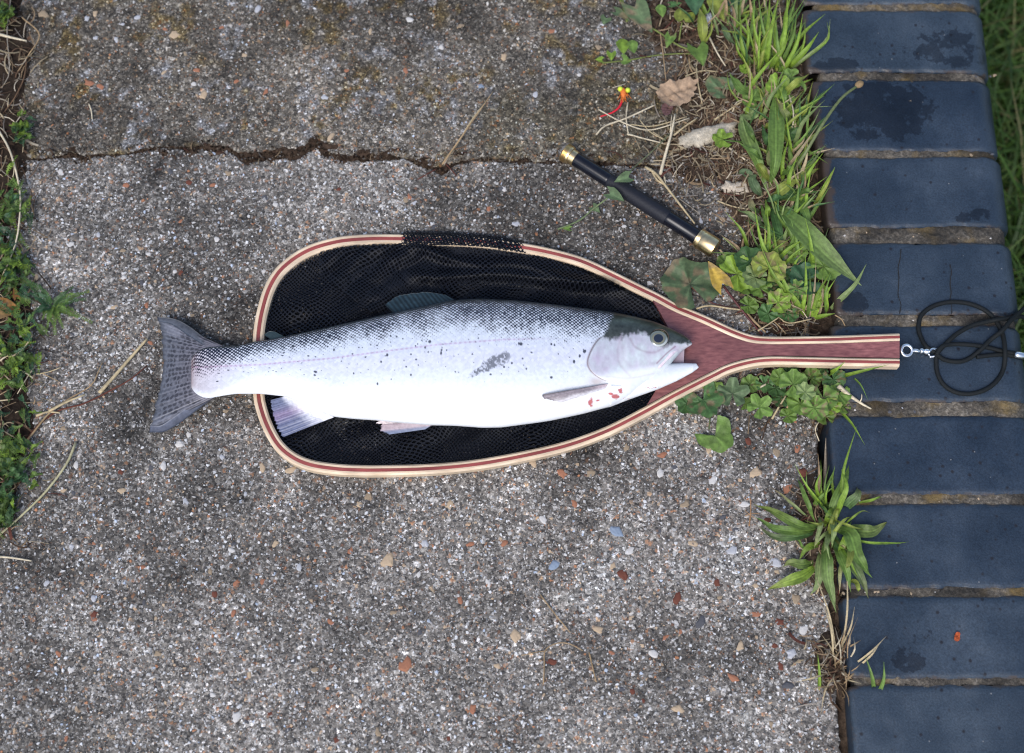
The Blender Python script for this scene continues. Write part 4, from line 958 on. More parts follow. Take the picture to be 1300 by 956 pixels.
def col_pelv2(px, py, u, v):
    ray = 0.5 + 0.5 * np.sin(u * 7 * 2 * math.pi); return np.array([.84, .72, .72]) * (0.8 + .2 * ray[..., None]) - np.array([.05, .20, .2]) * (np.exp(-((u - .2) / .15) ** 2) * sstep(.9, .3, v))[..., None]
fin('pelvic_fin', [(549, 522.5), (547, 530)], [(480, 535), (477, 537.5), (490, 538.5)], [.0375, .033], [.026, .024, .022], col_pelv2, 24, 40, rays=7, label='pale pink pelvic fin laid on the belly', sag=-.004)
def col_pect(px, py, u, v):
    ray = 0.5 + 0.5 * np.sin(u * 13 * 2 * math.pi); w = sstep(.35, .0, v)[..., None]
    c = np.array([.33, .28, .30]) * (0.45 + .8 * ray[..., None]); c = c * (1 - w) + np.array([.62, .50, .52]) * w
    dk = np.exp(-((u - .02) / .05) ** 2)[..., None] * (1 - .2 * v[..., None]); c = c * (1 - .7 * dk); w2 = (sstep(.35, 1.0, u + .25 * (fbm(px / 3, py / 3, 5, 2) - .5)) * .8)[..., None]; return c * (1 - w2) + np.array([.78, .75, .78]) * w2
def fish_top_z(px, py):
    yt_, yb_ = np.interp(px, xs, yt), np.interp(px, xs, yb); c = np.clip((py - (yt_ + yb_) / 2) / ((yb_ - yt_) / 2), -.99, .99)
    return np.interp(px, xs, zc) + np.interp(px, xs, hz) * SC * (1 - c * c) ** (0.85 / 2)
z0 = float(fish_top_z(768, 490)); z1 = float(fish_top_z(690, 504))
fin('pectoral_fin', [(772, 487), (768, 493)], [(688, 501), (692, 506), (712, 511)], [z0 + .0015, z0 + .0005], [z1 + .003, z1 + .002, float(fish_top_z(712, 511)) + .001], col_pect, 40, 50, rays=13, label='grey brown pectoral fin', sag=-.004)

# eye: a low dome, iris and pupil
ex, ey = 836.0, 429.5
ra = np.linspace(0, 1, 26); an = np.linspace(0, 2 * math.pi, 48, endpoint=False)
EX = ex + 14.2 * ra[:, None] * np.cos(an)[None]; EY = ey + 12.6 * ra[:, None] * np.sin(an)[None]
ez = float(fish_top_z(ex, ey))
zl = fish_top_z(np.clip(EX, 300, 870), EY)
EZ = (zl * 0.5 + ez * 0.5) + 0.0016 + 0.0030 * np.sqrt(np.clip(1 - ra[:, None] ** 2, 0, 1)) - 0.0030 * (ra[:, None] ** 6)
rr_ = ra[:, None] * np.ones((1, 48)); c_e = np.ones(rr_.shape + (3,)) * np.array([.22, .22, .19])
def ring_mix(c, a, b, s, col):
    w = (sstep(a - s, a + s, rr_) * (1 - sstep(b - s, b + s, rr_)))[..., None]; return c * (1 - w) + np.array(col) * w
c_e = ring_mix(c_e, .46, .58, .04, (.20, .185, .10)); c_e = ring_mix(c_e, .56, .78, .06, (.15, .165, .14)); c_e = ring_mix(c_e, .76, 1.2, .06, (.018, .021, .022))
low = sstep(.05, .75, np.sin(an + .35))[None, :, None] * (sstep(.62, .70, rr_) * (1 - sstep(.82, .90, rr_)))[..., None]; c_e = c_e * (1 - low) + np.array([.46, .49, .48]) * low
c_e = ring_mix(c_e, -1, .43, .035, (.012, .016, .03))
part('eye', P(EX, EY, EZ).reshape(-1, 3), grid_faces(26, 48, True)[:, ::-1].copy(), attr_mat('trout_eye', rough=0.08, spec=0.6, amt=0.05, coat=1.0), trout, c_e.reshape(-1, 3))

# ------------------------------------------------------------------ angler's priest (black baton with brass ends)
A = P(716, 192.5, 0.0087); B = P(909, 316, 0.0105)
ax = (B - A); Lp = np.linalg.norm(ax); ax /= Lp
priest = thing('fish_priest', (*((A + B) / 2)[:2], 0), 'black baton with brass end caps lying between net and weeds', 'priest')
sd_ = np.cross(ax, [0, 0, 1]); sd_ /= np.linalg.norm(sd_); up_ = np.cross(sd_, ax)
def lathe(name, prof, m, sides=32):
    pr = np.array(prof); a = np.arange(sides) / sides * 2 * math.pi
    V = A[None, None] + ax * (pr[:, 0] * Lp)[:, None, None] + (pr[:, 1] * SC)[:, None, None] * (np.cos(a)[None, :, None] * sd_ + np.sin(a)[None, :, None] * up_)
    f = grid_faces(len(pr), sides, True).tolist() + [list(range(sides))[::-1], list(range((len(pr) - 1) * sides, len(pr) * sides))]
    o = part(name, V.reshape(-1, 3), f, m, priest, smooth=True)
    md = o.modifiers.new('edges', 'EDGE_SPLIT'); md.split_angle = math.radians(35); return o
kn = []
for k in range(8): kn += [(0.006 + k * 0.0062, 13.2), (0.009 + k * 0.0062, 12.5)]
tag(lathe('brass_cap', [(0.0, 11.0), (0.004, 12.6)] + kn[:10] + [(0.045, 12.2), (0.048, 10.4), (0.078, 10.4), (0.08, 9.6)], M_brass), 'small knurled brass cap')
lathe('barrel', [(0.076, 9.4), (0.29, 9.6), (0.30, 9.4), (0.302, 9.0)], M_black)
lathe('grip_sleeve', [(0.300, 9.0), (0.304, 9.4), (0.33, 9.5), (0.40, 10.0), (0.50, 10.5), (0.64, 10.6), (0.682, 10.6), (0.686, 10.2)], M_sleeve)
lathe('barrel', [(0.685, 10.0), (0.69, 10.3), (0.70, 10.0), (0.886, 10.1), (0.888, 9.8)], M_black)
tag(lathe('brass_cap', [(0.880, 10.2), (0.882, 12.6), (0.890, 12.6), (0.892, 13.2), (0.905, 13.2), (0.907, 12.9), (0.910, 13.3), (0.985, 13.4), (0.995, 12.9), (1.0, 11.6)], M_brass), 'large plain brass cap')

# ------------------------------------------------------------------ clip and cord at the handle end
ring = P(1151, 445, 0.021)
clip = thing('swivel_clip', ring, 'small silver swivel clip and ring at the handle end', 'clip')
def torus(c, R, r, nrm, squash=1.0, rot=0.0):
    nrm = np.array(nrm, float); nrm /= np.linalg.norm(nrm); e1 = np.cross(nrm, [0, 1, .01]); e1 /= np.linalg.norm(e1); e2 = np.cross(nrm, e1)
    e1, e2 = e1 * math.cos(rot) + e2 * math.sin(rot), -e1 * math.sin(rot) + e2 * math.cos(rot)
    a = np.linspace(0, 2 * math.pi, 28, endpoint=False); b = np.linspace(0, 2 * math.pi, 8, endpoint=False)
    V = np.zeros((28, 8, 3))
    for i, t in enumerate(a):
        d = e1 * math.cos(t) + e2 * math.sin(t) * squash; V[i] = c + d * R + r * (np.cos(b)[:, None] * d / np.linalg.norm(d) + np.sin(b)[:, None] * nrm)
    f = grid_faces(28, 8, True).tolist() + [[27 * 8 + j, 27 * 8 + (j + 1) % 8, (j + 1) % 8, j] for j in range(8)]
    return V.reshape(-1, 3), f
for nm, px, py, R, r, nr, sq in (('ring', 1151, 445, 6.8, 2.0, (.1, -.2, 1), 1.0), ('link', 1163, 445, 5.2, 1.6, (.1, .9, .5), 1.0), ('link', 1185, 448, 6.4, 1.6, (.2, -.5, 1), .8)):
    v, f = torus(P(px, py, 0.021 - 0.00018 * (px - 1151)), R * SC, r * SC, nr, sq); part(nm, v, f, M_steel, clip)
p0 = P(1167, 445, 0.018); p1 = P(1181, 447, 0.016)
v, f = tube(np.array([p0 + (p1 - p0) * t for t in np.linspace(0, 1, 9)]), np.array([1.6, 3.4, 3.8, 1.8, 3.2, 3.9, 3.9, 3.2, 1.2]) * SC, 12); part('swivel', v, f, M_steel, clip)
hk = catmull([P(1180, 453, .0155), P(1187, 452, .016), P(1189, 447, .0165), P(1184, 443, .018), P(1179, 447, .019)], 24); v, f = tube(hk, 1.6 * SC, 7); part('hook', v, f, M_steel, clip)
rc = 2.9 * SC; zb_ = ZB + rc
cord_pts = [(1187, 447, 1), (1176, 440, 1), (1169, 428, 0), (1166, 415, 0), (1170, 400, 0), (1184, 389, 0), (1205, 383.5, 0), (1228, 385, 0), (1249, 393, 0), (1264, 407, 0), (1273, 425, 1.2), (1276, 447, 2.2), (1274, 468, 0), (1265, 484, 0), (1250, 495, 0), (1230, 500, 0), (1211, 497, 0), (1197, 487, 0), (1190, 473, 0), (1188.5, 458, .5), (1189, 449, 1.2)]
def cord_path(pts, n): return catmull([P(x, y, zb_ + h * rc * 1.1 - (max(0, x - 1262) / 40) ** 2 * .012 * (x > 1262)) for x, y, h in pts], n)
cord = thing('lanyard_cord', P(1230, 445, ZB), 'looped black elastic cord on the bricks beside the handle', 'cord')
v, f = tube(cord_path(cord_pts, 200), rc, 10); part('cord', v, f, M_cord, cord)
v, f = tube(cord_path([(1189, 449, 1.2), (1200, 437, 1.6), (1216, 423, 1.6), (1235, 413, 1.2), (1255, 408, 1.4), (1268, 405.5, 2), (1285, 404, 1), (1297, 402, -2), (1320, 408, -8)], 90), rc, 10); part('cord', v, f, M_cord, cord)
v, f = tube(cord_path([(1189, 450, 1.6), (1200, 457, .2), (1218, 459, 0), (1232, 454, 0), (1246, 443, 1), (1258, 431, 1.4), (1272, 420, 3.2), (1285, 405, 3), (1300, 392, 0), (1320, 376, -6)], 90), rc, 10); part('cord', v, f, M_cord, cord)
v, f = tube(cord_path([(1189, 450, 1.6), (1196, 440, 2.4), (1210, 437, 1.2), (1235, 438, 1.2), (1258, 442, 0), (1273, 446, 0), (1292, 449, 1), (1320, 452, -3)], 80), rc, 10); part('cord', v, f, M_cord, cord)
v, f = tube(cord_path([(1240, 453, .6), (1258, 451, 0), (1274, 450, 0), (1292, 453, .5), (1320, 458, -3)], 60), rc, 10); part('cord', v, f, M_cord, cord)
v, f = tube(np.array([P(1288, 450, zb_ + .0015), P(1291, 450.3, zb_ + .0015), P(1302, 452, zb_ - .001), P(1304, 452.5, zb_ - .0015)]), np.array([3.2, 4.4, 4.4, 3.2]) * SC, 12); part('crimp', v, f, M_steel, cord)

# ------------------------------------------------------------------ plants
GR = dict(bright=(.23, .36, .045), mid=(.16, .265, .055), dark=(.08, .17, .052), yellow=(.28, .33, .06), dull=(.125, .185, .085), pale=(.25, .33, .12), blue=(.07, .165, .075))
def G(n): return np.array(GR[n])
DRY = dict(straw=(.50, .40, .24), pale=(.62, .53, .38), brown=(.16, .095, .055), tan=(.36, .25, .14), red=(.13, .045, .03), grey=(.34, .29, .23))
def D(n): return np.array(DRY[n])

def wpath(pts, n):
    """pts: (px, py, z in mm)"""
    return catmull([P(p[0], p[1], p[2] * 1e-3) for p in pts], n)
def lance(pts, w, col, fold=0.25, n=16, peak=0.45, tipc=None, rib=True, blunt=0.0, wave=0.0, seed=0, root=0.15):
    c = wpath(pts, n); t = np.linspace(0, 1, n)
    tan = np.gradient(c, axis=0); tan /= np.linalg.norm(tan, axis=1)[:, None]
    side = np.cross(tan, [0, 0, 1.0]); side /= np.linalg.norm(side, axis=1)[:, None] + 1e-9; up = np.cross(side, tan)
    prof = np.where(t < peak, root + (1 - root) * np.sin(t / peak * math.pi / 2) ** 1.3, np.maximum(np.cos((t - peak) / (1 - peak) * math.pi / 2), 0) ** (1.15 - .3 * blunt))
    hw = prof * w * 0.5 * SC; hw[-1] = max(hw[-1], .1 * SC)
    off = np.array([-1, -.72, -.45, -.2, 0, .2, .45, .72, 1.0]); lift = (np.abs(off) ** 1.5 + np.array([0, .12, -.05, .12, -.05, .12, -.05, .12, 0])) * fold
    wv = wave * np.sin(t * 17 + seed)[:, None] * np.abs(off)[None] * hw.max()
    edge = 1 + .06 * (vnoise(t * 14, t * 0 + seed, 21)[:, None] - .5) * 2
    V = c[:, None] + side[:, None] * ((off[None] * edge)[..., None] * hw[:, None, None]) + up[:, None] * ((lift[None] * hw[:, None] + wv)[..., None])
    col = np.array(col); tc = col if tipc is None else np.array(tipc)
    cc = col[None, None] * (1 - t[:, None, None] ** 2) + tc[None, None] * (t[:, None, None] ** 2)
    rb_ = (np.array([1.0, .82, 1.08, .80, 1.4, .80, 1.08, .84, 1.0]) if rib else np.ones(9))[None, :, None]
    cc = np.broadcast_to(cc, (n, 9, 3)) * rb_ * (0.8 + 0.4 * vnoise(t[:, None] * 7 + off[None], t[:, None] * 0 + seed + off[None], 9))[..., None]
    return V.reshape(-1, 3), grid_faces(n, 9), cc.reshape(-1, 3)
def palm(px, py, z, R, rot, col, lobes=7, depth=0.12, cup=0.18, tilt=(0, 0), notch=0.5, pleat=0.17, serr=0.07, seed=0, holes=False):
    nr, na = 8, 112
    a = np.linspace(-math.pi + notch * .5, math.pi - notch * .5, na); r = np.linspace(0, 1, nr) ** 0.9
    ph = (a + math.pi) / (2 * math.pi) * lobes
    g = np.random.default_rng(seed + 1000)
    lob = np.abs(np.cos(math.pi * ph + math.pi / 2)) ** 0.7
    rad = (1 - depth + depth * lob) * (1 + serr * (2 * np.abs((ph * 3.0) % 1 - .5) - .5)) * (0.92 + 0.16 * vnoise(a * 1.3, a * 0 + seed, 4))
    rad *= 1 - 0.10 * np.abs(a / math.pi) ** 3
    rr = r[:, None] * rad[None]
    zz = cup * rr ** 2 * R + pleat * R * rr * ((np.sin(math.pi * ph) ** 2)[None] - .5) + 0.16 * R * (vnoise(rr * 5, a[None] * 2.5 + seed, 6) - .5) * rr
    X = rr * np.cos(a + rot)[None]; Y = rr * np.sin(a + rot)[None]
    c0 = P(px, py, z * 1e-3); s = R * SC
    lz = zz * SC + X * s * tilt[0] + Y * s * tilt[1]
    V = np.stack([c0[0] + X * s, c0[1] + Y * s, c0[2] + lz], -1)
    vein = np.exp(-((((ph) % 1) - .5) / .07) ** 2)[None] * (1 - .5 * r[:, None])
    cc = np.array(col)[None, None] * (0.78 + 0.3 * vnoise(X * 4 + seed, Y * 4, 8)[..., None] + 0.6 * vein[..., None] + .12 * r[:, None, None])
    dk = np.exp(-(r[:, None] / .1) ** 2)[..., None] * np.ones((1, na, 1)); cc = cc * (1 - .45 * dk)
    if holes:
        h = sstep(.62, .72, vnoise(X * 5 + 3, Y * 5 + seed, 12))[..., None] + 0.6 * sstep(.85, 1.0, rr)[..., None] * sstep(.5, .7, vnoise(X * 3, Y * 3 + seed, 13))[..., None]
        cc = cc * (1 - .7 * np.clip(h, 0, 1)) + np.array([.26, .17, .10]) * .7 * np.clip(h, 0, 1)
    return V.reshape(-1, 3), grid_faces(nr, na)[:, ::-1].copy(), cc.reshape(-1, 3)
def arrow(px, py, z, Ln, Wd, rot, col, seed=0, tilt=(0, 0), heart=False, spotty=0.0):
    """arrow- or heart-shaped bindweed leaf; rot = direction of the tip"""
    t = np.linspace(0, 1, 13)
    hw = np.where(t < .25, (.75 + 1.0 * t) if not heart else np.sqrt(np.clip(t / .25, 0, 1)) * .95, 1.0 * (1 - ((t - .25) / .75) ** (1.25 if not heart else 1.8))) * Wd / 2
    off = np.array([-1, -.5, 0, .5, 1.0]); back = np.array([-.22, -.02, .12, -.02, -.22])[None] * (1 - t)[:, None] ** 3 * Ln
    lx = t[:, None] * Ln * np.ones((1, 5)) + back; ly = hw[:, None] * off[None]
    lz = 0.22 * np.abs(ly) + .05 * Ln * np.sin(t * 5 + seed)[:, None] - .12 * Ln * (t ** 2)[:, None]
    c0 = P(px, py, z * 1e-3); ca, sa = math.cos(rot), math.sin(rot)
    X = (lx * ca - ly * sa) * SC; Y = (lx * sa + ly * ca) * SC
    V = np.stack([c0[0] + X, c0[1] + Y, c0[2] + lz * SC + X * tilt[0] + Y * tilt[1]], -1)
    cc = np.array(col)[None, None] * np.array([.95, .85, 1.3, .88, 1.0])[None, :, None] * (0.85 + .35 * vnoise(lx / 5, ly / 5 + seed, 6)[..., None])
    if spotty:
        h = sstep(.6, .7, vnoise(lx / 6 + seed, ly / 6, 14))[..., None] * spotty; cc = cc * (1 - h) + np.array([.30, .20, .13]) * h
    return V.reshape(-1, 3), grid_faces(13, 5), cc.reshape(-1, 3)
def stalk(pts, w0, w1, col, n=18, sides=5):
    p = wpath(pts, n); v, f = tube(p, np.linspace(w0, w1, n) * 0.5 * SC, sides)
    return v, f, np.array(col) * (0.8 + .4 * np.repeat(vnoise(np.arange(n) * .7, np.zeros(n), 3), sides)[:, None])
def leafpart(root, geo, name='leaf', m=None): return part(name, geo[0], geo[1], m or M_leaf, root, geo[2])
def plant(name, px, py, label, cat='plant', group=None): return thing(name, P(px, py, 0.0), label, cat, group)

# --- ribwort rosette at the lower right
r = plant('plantain_plant', 1048, 672, 'low rosette of broad green plantain leaves beside the lower bricks', 'weed')
for (pts, w, c, kw) in [
    ([(1045, 668, 4), (1015, 668, 16), (985, 655, 16), (957, 640, 5)], 17, 'mid', dict(tipc=G('yellow') * .7)),
    ([(1040, 672, 3), (1010, 676, 12), (985, 672, 12), (958, 656, 4)], 16, 'mid', {}),
    ([(1040, 675, 2), (1010, 680, 9), (985, 679, 8), (962, 666, 3)], 14, 'dark', {}),
    ([(1030, 660, 4), (1010, 645, 10), (995, 632, 9), (980, 619, 4)], 6, 'pale', dict(tipc=D('tan'))),
    ([(1035, 664, 5), (1024, 645, 14), (1016, 622, 14), (1012, 606, 8)], 9, 'mid', {}),
    ([(1052, 666, 4), (1062, 640, 22), (1070, 615, 28), (1078, 590, 26)], 20, 'mid', {}),
    ([(1062, 664, 4), (1070, 640, 26), (1071, 615, 36), (1068, 595, 38)], 10, 'bright', {}),
    ([(1063, 655, 3), (1075, 640, 16), (1084, 628, 18), (1088, 617, 16)], 18, 'dark', {}),
    ([(1065, 676, 4), (1085, 678, 20), (1105, 670, 20), (1126, 663, 15)], 23, 'mid', {}),
    ([(1072, 683, 4), (1100, 685, 22), (1130, 686, 20), (1154, 688, 15)], 5, 'bright', {}),
    ([(1052, 668, 5), (1075, 682, 26), (1092, 708, 28), (1108, 734, 18)], 27, 'mid', dict(tipc=G('mid') * .9)),
    ([(1055, 675, 4), (1070, 700, 18), (1088, 730, 18), (1103, 760, 14)], 22, 'dark', {}),
    ([(1048, 680, 4), (1050, 710, 20), (1056, 745, 18), (1062, 778, 8)], 22, 'mid', dict(tipc=G('pale'))),
    ([(1055, 682, 4), (1066, 710, 22), (1074, 735, 20), (1080, 752, 15)], 17, 'mid', {}),
    ([(1060, 684, 4), (1074, 702, 28), (1080, 718, 28), (1074, 722, 26)], 13, 'yellow', {}),
    ([(1044, 690, 4), (1040, 715, 14), (1034, 738, 12), (1028, 756, 6)], 17, 'pale', {}),
    ([(1038, 716, 3), (1020, 732, 12), (996, 744, 12), (974, 749, 4)], 20, 'bright', {}),
    ([(1036, 712, 3), (1020, 716, 10), (1005, 719, 9), (993, 720, 4)], 17, 'mid', {}),
    ([(1040, 655, 5), (1038, 665, 22), (1034, 690, 26), (1035, 640, 40)][:3] + [(1034, 697, 18)], 9, 'pale', {}),
    ([(1036, 690, 3), (1020, 695, 8), (1008, 690, 8), (998, 679, 4)], 5, 'mid', {}),
    ([(1070, 735, 4), (1085, 738, 18), (1092, 745, 17), (1090, 752, 15)], 9, 'yellow', {}),
    ([(1080, 640, 4), (1100, 637, 16), (1112, 634, 16), (1120, 631, 15)], 5, 'bright', {}),
    ([(1070, 668, 4), (1085, 658, 20), (1095, 650, 22), (1104, 651, 18)], 4, 'bright', {}),
    ([(1058, 682, 6), (1062, 672, 26), (1072, 662, 30), (1080, 656, 30)], 7, 'yellow', {})]:
    pts = [pts[0]] + [(a_ + rnd.uniform(-5, 5), b_ + rnd.uniform(-5, 5), c_ * rnd.uniform(.8, 1.25)) for a_, b_, c_ in pts[1:-1]] + [(pts[-1][0], pts[-1][1], pts[-1][2] * .8)]; kw.setdefault('tipc', (G(c) * .6 + D('tan') * .4) if rnd.random() < .4 else None)
    leafpart(r, lance(pts, w * .68, G(c) * rnd.uniform(.85, 1.15), seed=rnd.randrange(99), wave=.26, n=20, **kw))
for k in range(16):
    q_ = random.Random(400 + k); a_ = q_.uniform(0, 6.28); L_ = q_.uniform(30, 68); x0, y0 = 1052 + q_.gauss(0, 8), 682 + q_.gauss(0, 14); x1, y1 = x0 + L_ * .8 * math.cos(a_), y0 + L_ * math.sin(a_); zz = q_.uniform(14, 30)
    leafpart(r, lance([(x0, y0, 4), ((x0 + x1) / 2 + q_.uniform(-6, 6), (y0 + y1) / 2 + q_.uniform(-6, 6), zz), (x1, y1, max(zz * .6, 15 if x1 > 1075 else 5))], q_.uniform(3, 9), G(q_.choice(['mid', 'bright', 'bright', 'yellow', 'pale'])) * q_.uniform(.75, 1.1), seed=k, wave=.25, n=18, tipc=(D('straw') if q_.random() < .3 else None)))
# --- long-leaved ribwort by the upper bricks
r = plant('plantain_plant', 978, 246, 'tall plantain with long ribbed leaves reaching over the bricks', 'weed')
for (pts, w, c, kw) in [
    ([(974, 244, 4), (962, 205, 18), (950, 178, 20), (940, 145, 14)], 20, 'mid', dict(tipc=G('pale'), peak=.7)),
    ([(977, 240, 4), (984, 205, 28), (985, 165, 30), (984, 112, 18)], 21, 'mid', dict(wave=.3, peak=.55)),
    ([(978, 250, 4), (990, 243, 20), (1003, 233, 22), (1017, 227, 20)], 15, 'yellow', {}),
    ([(980, 258, 4), (1010, 285, 28), (1050, 325, 28), (1094, 363, 17)], 30, 'mid', dict(tipc=G('pale'), peak=.5, fold=.35)),
    ([(985, 252, 4), (1005, 250, 14), (1020, 252, 15), (1037, 256, 13)], 13, 'mid', {}),
    ([(970, 250, 4), (960, 240, 12), (955, 228, 12), (962, 220, 10)], 14, 'dull', {}),
    ([(960, 235, 3), (950, 222, 10), (942, 218, 10), (934, 221, 5)], 12, 'dull', {}),
    ([(978, 258, 4), (986, 285, 16), (990, 305, 16), (992, 330, 10)], 12, 'dark', {}),
    ([(985, 262, 4), (1000, 285, 12), (1012, 300, 12), (1022, 318, 10)], 14, 'dark', {}),
    ([(1005, 245, 4), (1018, 262, 20), (1025, 280, 22), (1024, 300, 16)], 12, 'mid', {}),
    ([(965, 255, 3), (972, 280, 14), (985, 310, 14), (1000, 330, 10)], 7, 'mid', {}),
    ([(995, 250, 3), (1005, 215, 10), (1002, 190, 12), (1004, 180, 10)], 8, 'mid', {})]:
    leafpart(r, lance(pts, w, G(c) * rnd.uniform(.85, 1.15), seed=rnd.randrange(99), **kw))
g_ = stalk([(1004, 222, 5), (1022, 195, 32), (1044, 158, 42), (1068, 125, 40), (1090, 108, 34)], 5, 3.4, (.20, .24, .10), 26, 7); leafpart(r, g_, 'flower_stalk')
bd = catmull([P(1086, 110, .035), P(1090, 107.5, .0348), P(1096, 104, .034)], 7); v, f = tube(bd, np.array([1.5, 3.6, 4.6, 5, 4.6, 3.4, 1]) * SC, 8); part('seed_head', v, f, M_dry, r, np.array([.28, .19, .10]))

# --- grass tufts
def tuft(name, px, py, label, blades, grp=None):
    r = plant(name, px, py, label, 'grass tuft', grp)
    for (x0, y0, x1, y1, w, c, hgt, bend) in blades:
        mx_, my_ = (x0 + x1) / 2 + bend, (y0 + y1) / 2 - abs(bend) * .3
        geo = lance([(x0, y0, 2), ((x0 * 2 + mx_) / 3, (y0 * 2 + my_) / 3, hgt * .45), (mx_, my_, hgt * .85), (x1, y1, hgt)], w, (G(c) if c in GR else D(c)) * rnd.uniform(.8, 1.2), fold=.5, n=12, peak=.25, rib=False, seed=rnd.randrange(99), root=.6)
        leafpart(r, geo, 'blade')
    return r
bl = []
gr2 = random.Random(3)
for (x0, y0, x1, y1, w, c, h, b) in [(965, 88, 978, -12, 6, 'bright', 45, 3), (972, 85, 990, -10, 6, 'bright', 48, -2), (985, 88, 1000, -8, 7, 'bright', 46, 4), (990, 86, 1012, 10, 5, 'mid', 40, 6), (950, 90, 940, 20, 6, 'bright', 35, -4), (955, 88, 930, 26, 4, 'mid', 34, -6),
                                 (1000, 88, 1040, 40, 8, 'bright', 30, 4), (1003, 90, 1054, 24, 5, 'pale', 32, 20), (998, 86, 1020, 28, 6, 'mid', 34, 2), (1008, 86, 1050, 28, 5, 'bright', 34, 22), (970, 80, 955, 5, 5, 'bright', 42, -4), (980, 82, 962, -10, 5, 'mid', 46, -3),
                                 (960, 86, 925, 30, 5, 'mid', 26, -6), (945, 80, 945, 14, 4, 'bright', 36, 5), (992, 90, 985, 20, 6, 'mid', 40, -2), (975, 90, 1002, 38, 6, 'bright', 36, 6), (988, 92, 1022, 52, 5, 'mid', 24, 4), (962, 92, 972, 35, 5, 'yellow', 30, 2), (950, 60, 958, -10, 5, 'mid', 30, 2), (930, 40, 952, 66, 7, 'blue', 14, 0),
                                 (1010, 84, 1022, 24, 3, 'bright', 30, 5), (983, 80, 975, 10, 4, 'straw', 30, 2), (963, 82, 962, 20, 4, 'straw', 30, -3), (996, 60, 1006, -14, 6, 'bright', 40, -4), (978, 50, 966, -14, 5, 'straw', 30, 2), (957, 40, 950, -14, 5, 'tan', 26, 0)]:
    bl.append((x0, y0, x1, y1, w, c, h, b))
for k in range(34):
    x0 = gr2.uniform(945, 1010); bl.append((x0, gr2.uniform(60, 95), x0 + gr2.gauss(6, 20), gr2.uniform(-15, 45), gr2.uniform(2.5, 6), gr2.choice(['bright', 'mid', 'mid', 'yellow', 'dark', 'straw']), gr2.uniform(20, 46), gr2.uniform(-6, 6)))
tuft('grass_tuft', 975, 86, 'large bright green grass tuft against the uppermost bricks', bl)
bl = [(1022, 402, 985, 330, 8, 'bright', 30, -6), (1020, 398, 965, 310, 6, 'bright', 34, -10), (985, 350, 958, 262, 6, 'bright', 40, -6), (975, 330, 973, 262, 5, 'bright', 40, 2), (1018, 400, 1022, 322, 5, 'bright', 32, 3), (1025, 402, 1028, 345, 5, 'mid', 26, 2),
      (1030, 400, 1055, 344, 5, 'bright', 26, -3), (1048, 398, 1056, 345, 4, 'mid', 28, -4), (1050, 396, 1062, 352, 4, 'bright', 30, -6), (1055, 392, 1100, 335, 7, 'pale', 26, 8), (1032, 345, 1022, 275, 6, 'bright', 44, 2), (1032, 402, 1040, 360, 9, 'bright', 18, 4),
      (1015, 400, 1002, 385, 5, 'mid', 12, 0), (1020, 400, 1005, 372, 5, 'mid', 16, -4), (1035, 404, 1060, 398, 6, 'bright', 12, 3), (1028, 402, 1036, 330, 3, 'straw', 26, 2), (1040, 400, 1044, 352, 4, 'straw', 20, 2), (1010, 330, 990, 270, 6, 'mid', 30, 4), (1014, 342, 1004, 278, 7, 'mid', 30, 2), (1000, 340, 1008, 300, 10, 'mid', 16, 2)]
for k in range(22):
    x0 = gr2.uniform(1005, 1050); bl.append((x0, gr2.uniform(385, 406), x0 + gr2.gauss(-2, 14), gr2.uniform(350, 395), gr2.uniform(2.5, 5), gr2.choice(['bright', 'mid', 'yellow', 'straw', 'tan']), gr2.uniform(8, 26), gr2.uniform(-4, 4)))
tuft('grass_tuft', 1026, 400, 'small green grass tuft just above the net handle', bl)
def strip_tuft(px, py, n, label, sx, sy, seed, up=-1):
    q = random.Random(seed); bl = []
    for k in range(n):
        x0, y0 = px + q.gauss(0, sx), py + q.gauss(0, sy); L_ = q.uniform(24, 74); a = q.gauss(-1.35, .55)
        bl.append((x0, y0, min(x0 + L_ * math.cos(a), 1060), y0 + L_ * math.sin(a), q.uniform(2.5, 6), q.choice(['bright', 'bright', 'mid', 'mid', 'yellow', 'pale', 'dark', 'straw', 'tan']), q.uniform(10, 36), q.uniform(-7, 7)))
    tuft('grass_tuft', px, py, label, bl)
strip_tuft(1003, 178, 46, 'loose green grass beside the second brick behind the tall plantain', 11, 22, 5)
strip_tuft(1008, 262, 46, 'grass growing between the tall plantain and the third brick', 14, 20, 6)
strip_tuft(996, 335, 40, 'grass mixed into the mallow leaves above the handle', 20, 16, 7)
strip_tuft(925, 30, 34, 'thin grass among the bindweed leaves at the top edge', 26, 16, 8)
strip_tuft(968, 140, 30, 'thin grass on the soil below the large grass tuft', 14, 16, 19)
strip_tuft(1040, 640, 16, 'thin grass rising behind the low plantain rosette', 8, 10, 9)
r = plant('dock_plant', 1000, 300, 'broad fresh green leaves between tall plantain and brick edge', 'weed')
_q = random.Random(12)
for k in range(26):
    x0, y0 = 985 + _q.gauss(0, 14), _q.uniform(120, 345); a_ = _q.uniform(-2.6, .4); L_ = _q.uniform(24, 52); zz = _q.uniform(12, 30)
    x1, y1 = min(x0 + L_ * math.cos(a_), 1062), y0 + L_ * math.sin(a_)
    leafpart(r, lance([(x0, y0, 3), ((x0 + x1) / 2 + _q.uniform(-5, 5), (y0 + y1) / 2 + _q.uniform(-5, 5), zz), (x1, y1, zz * .7)], _q.uniform(7, 14), G(_q.choice(['mid', 'bright', 'mid', 'dark', 'pale', 'yellow'])) * _q.uniform(.7, 1.1), seed=k, wave=.25, tipc=(D('tan') if _q.random() < .25 else None)))
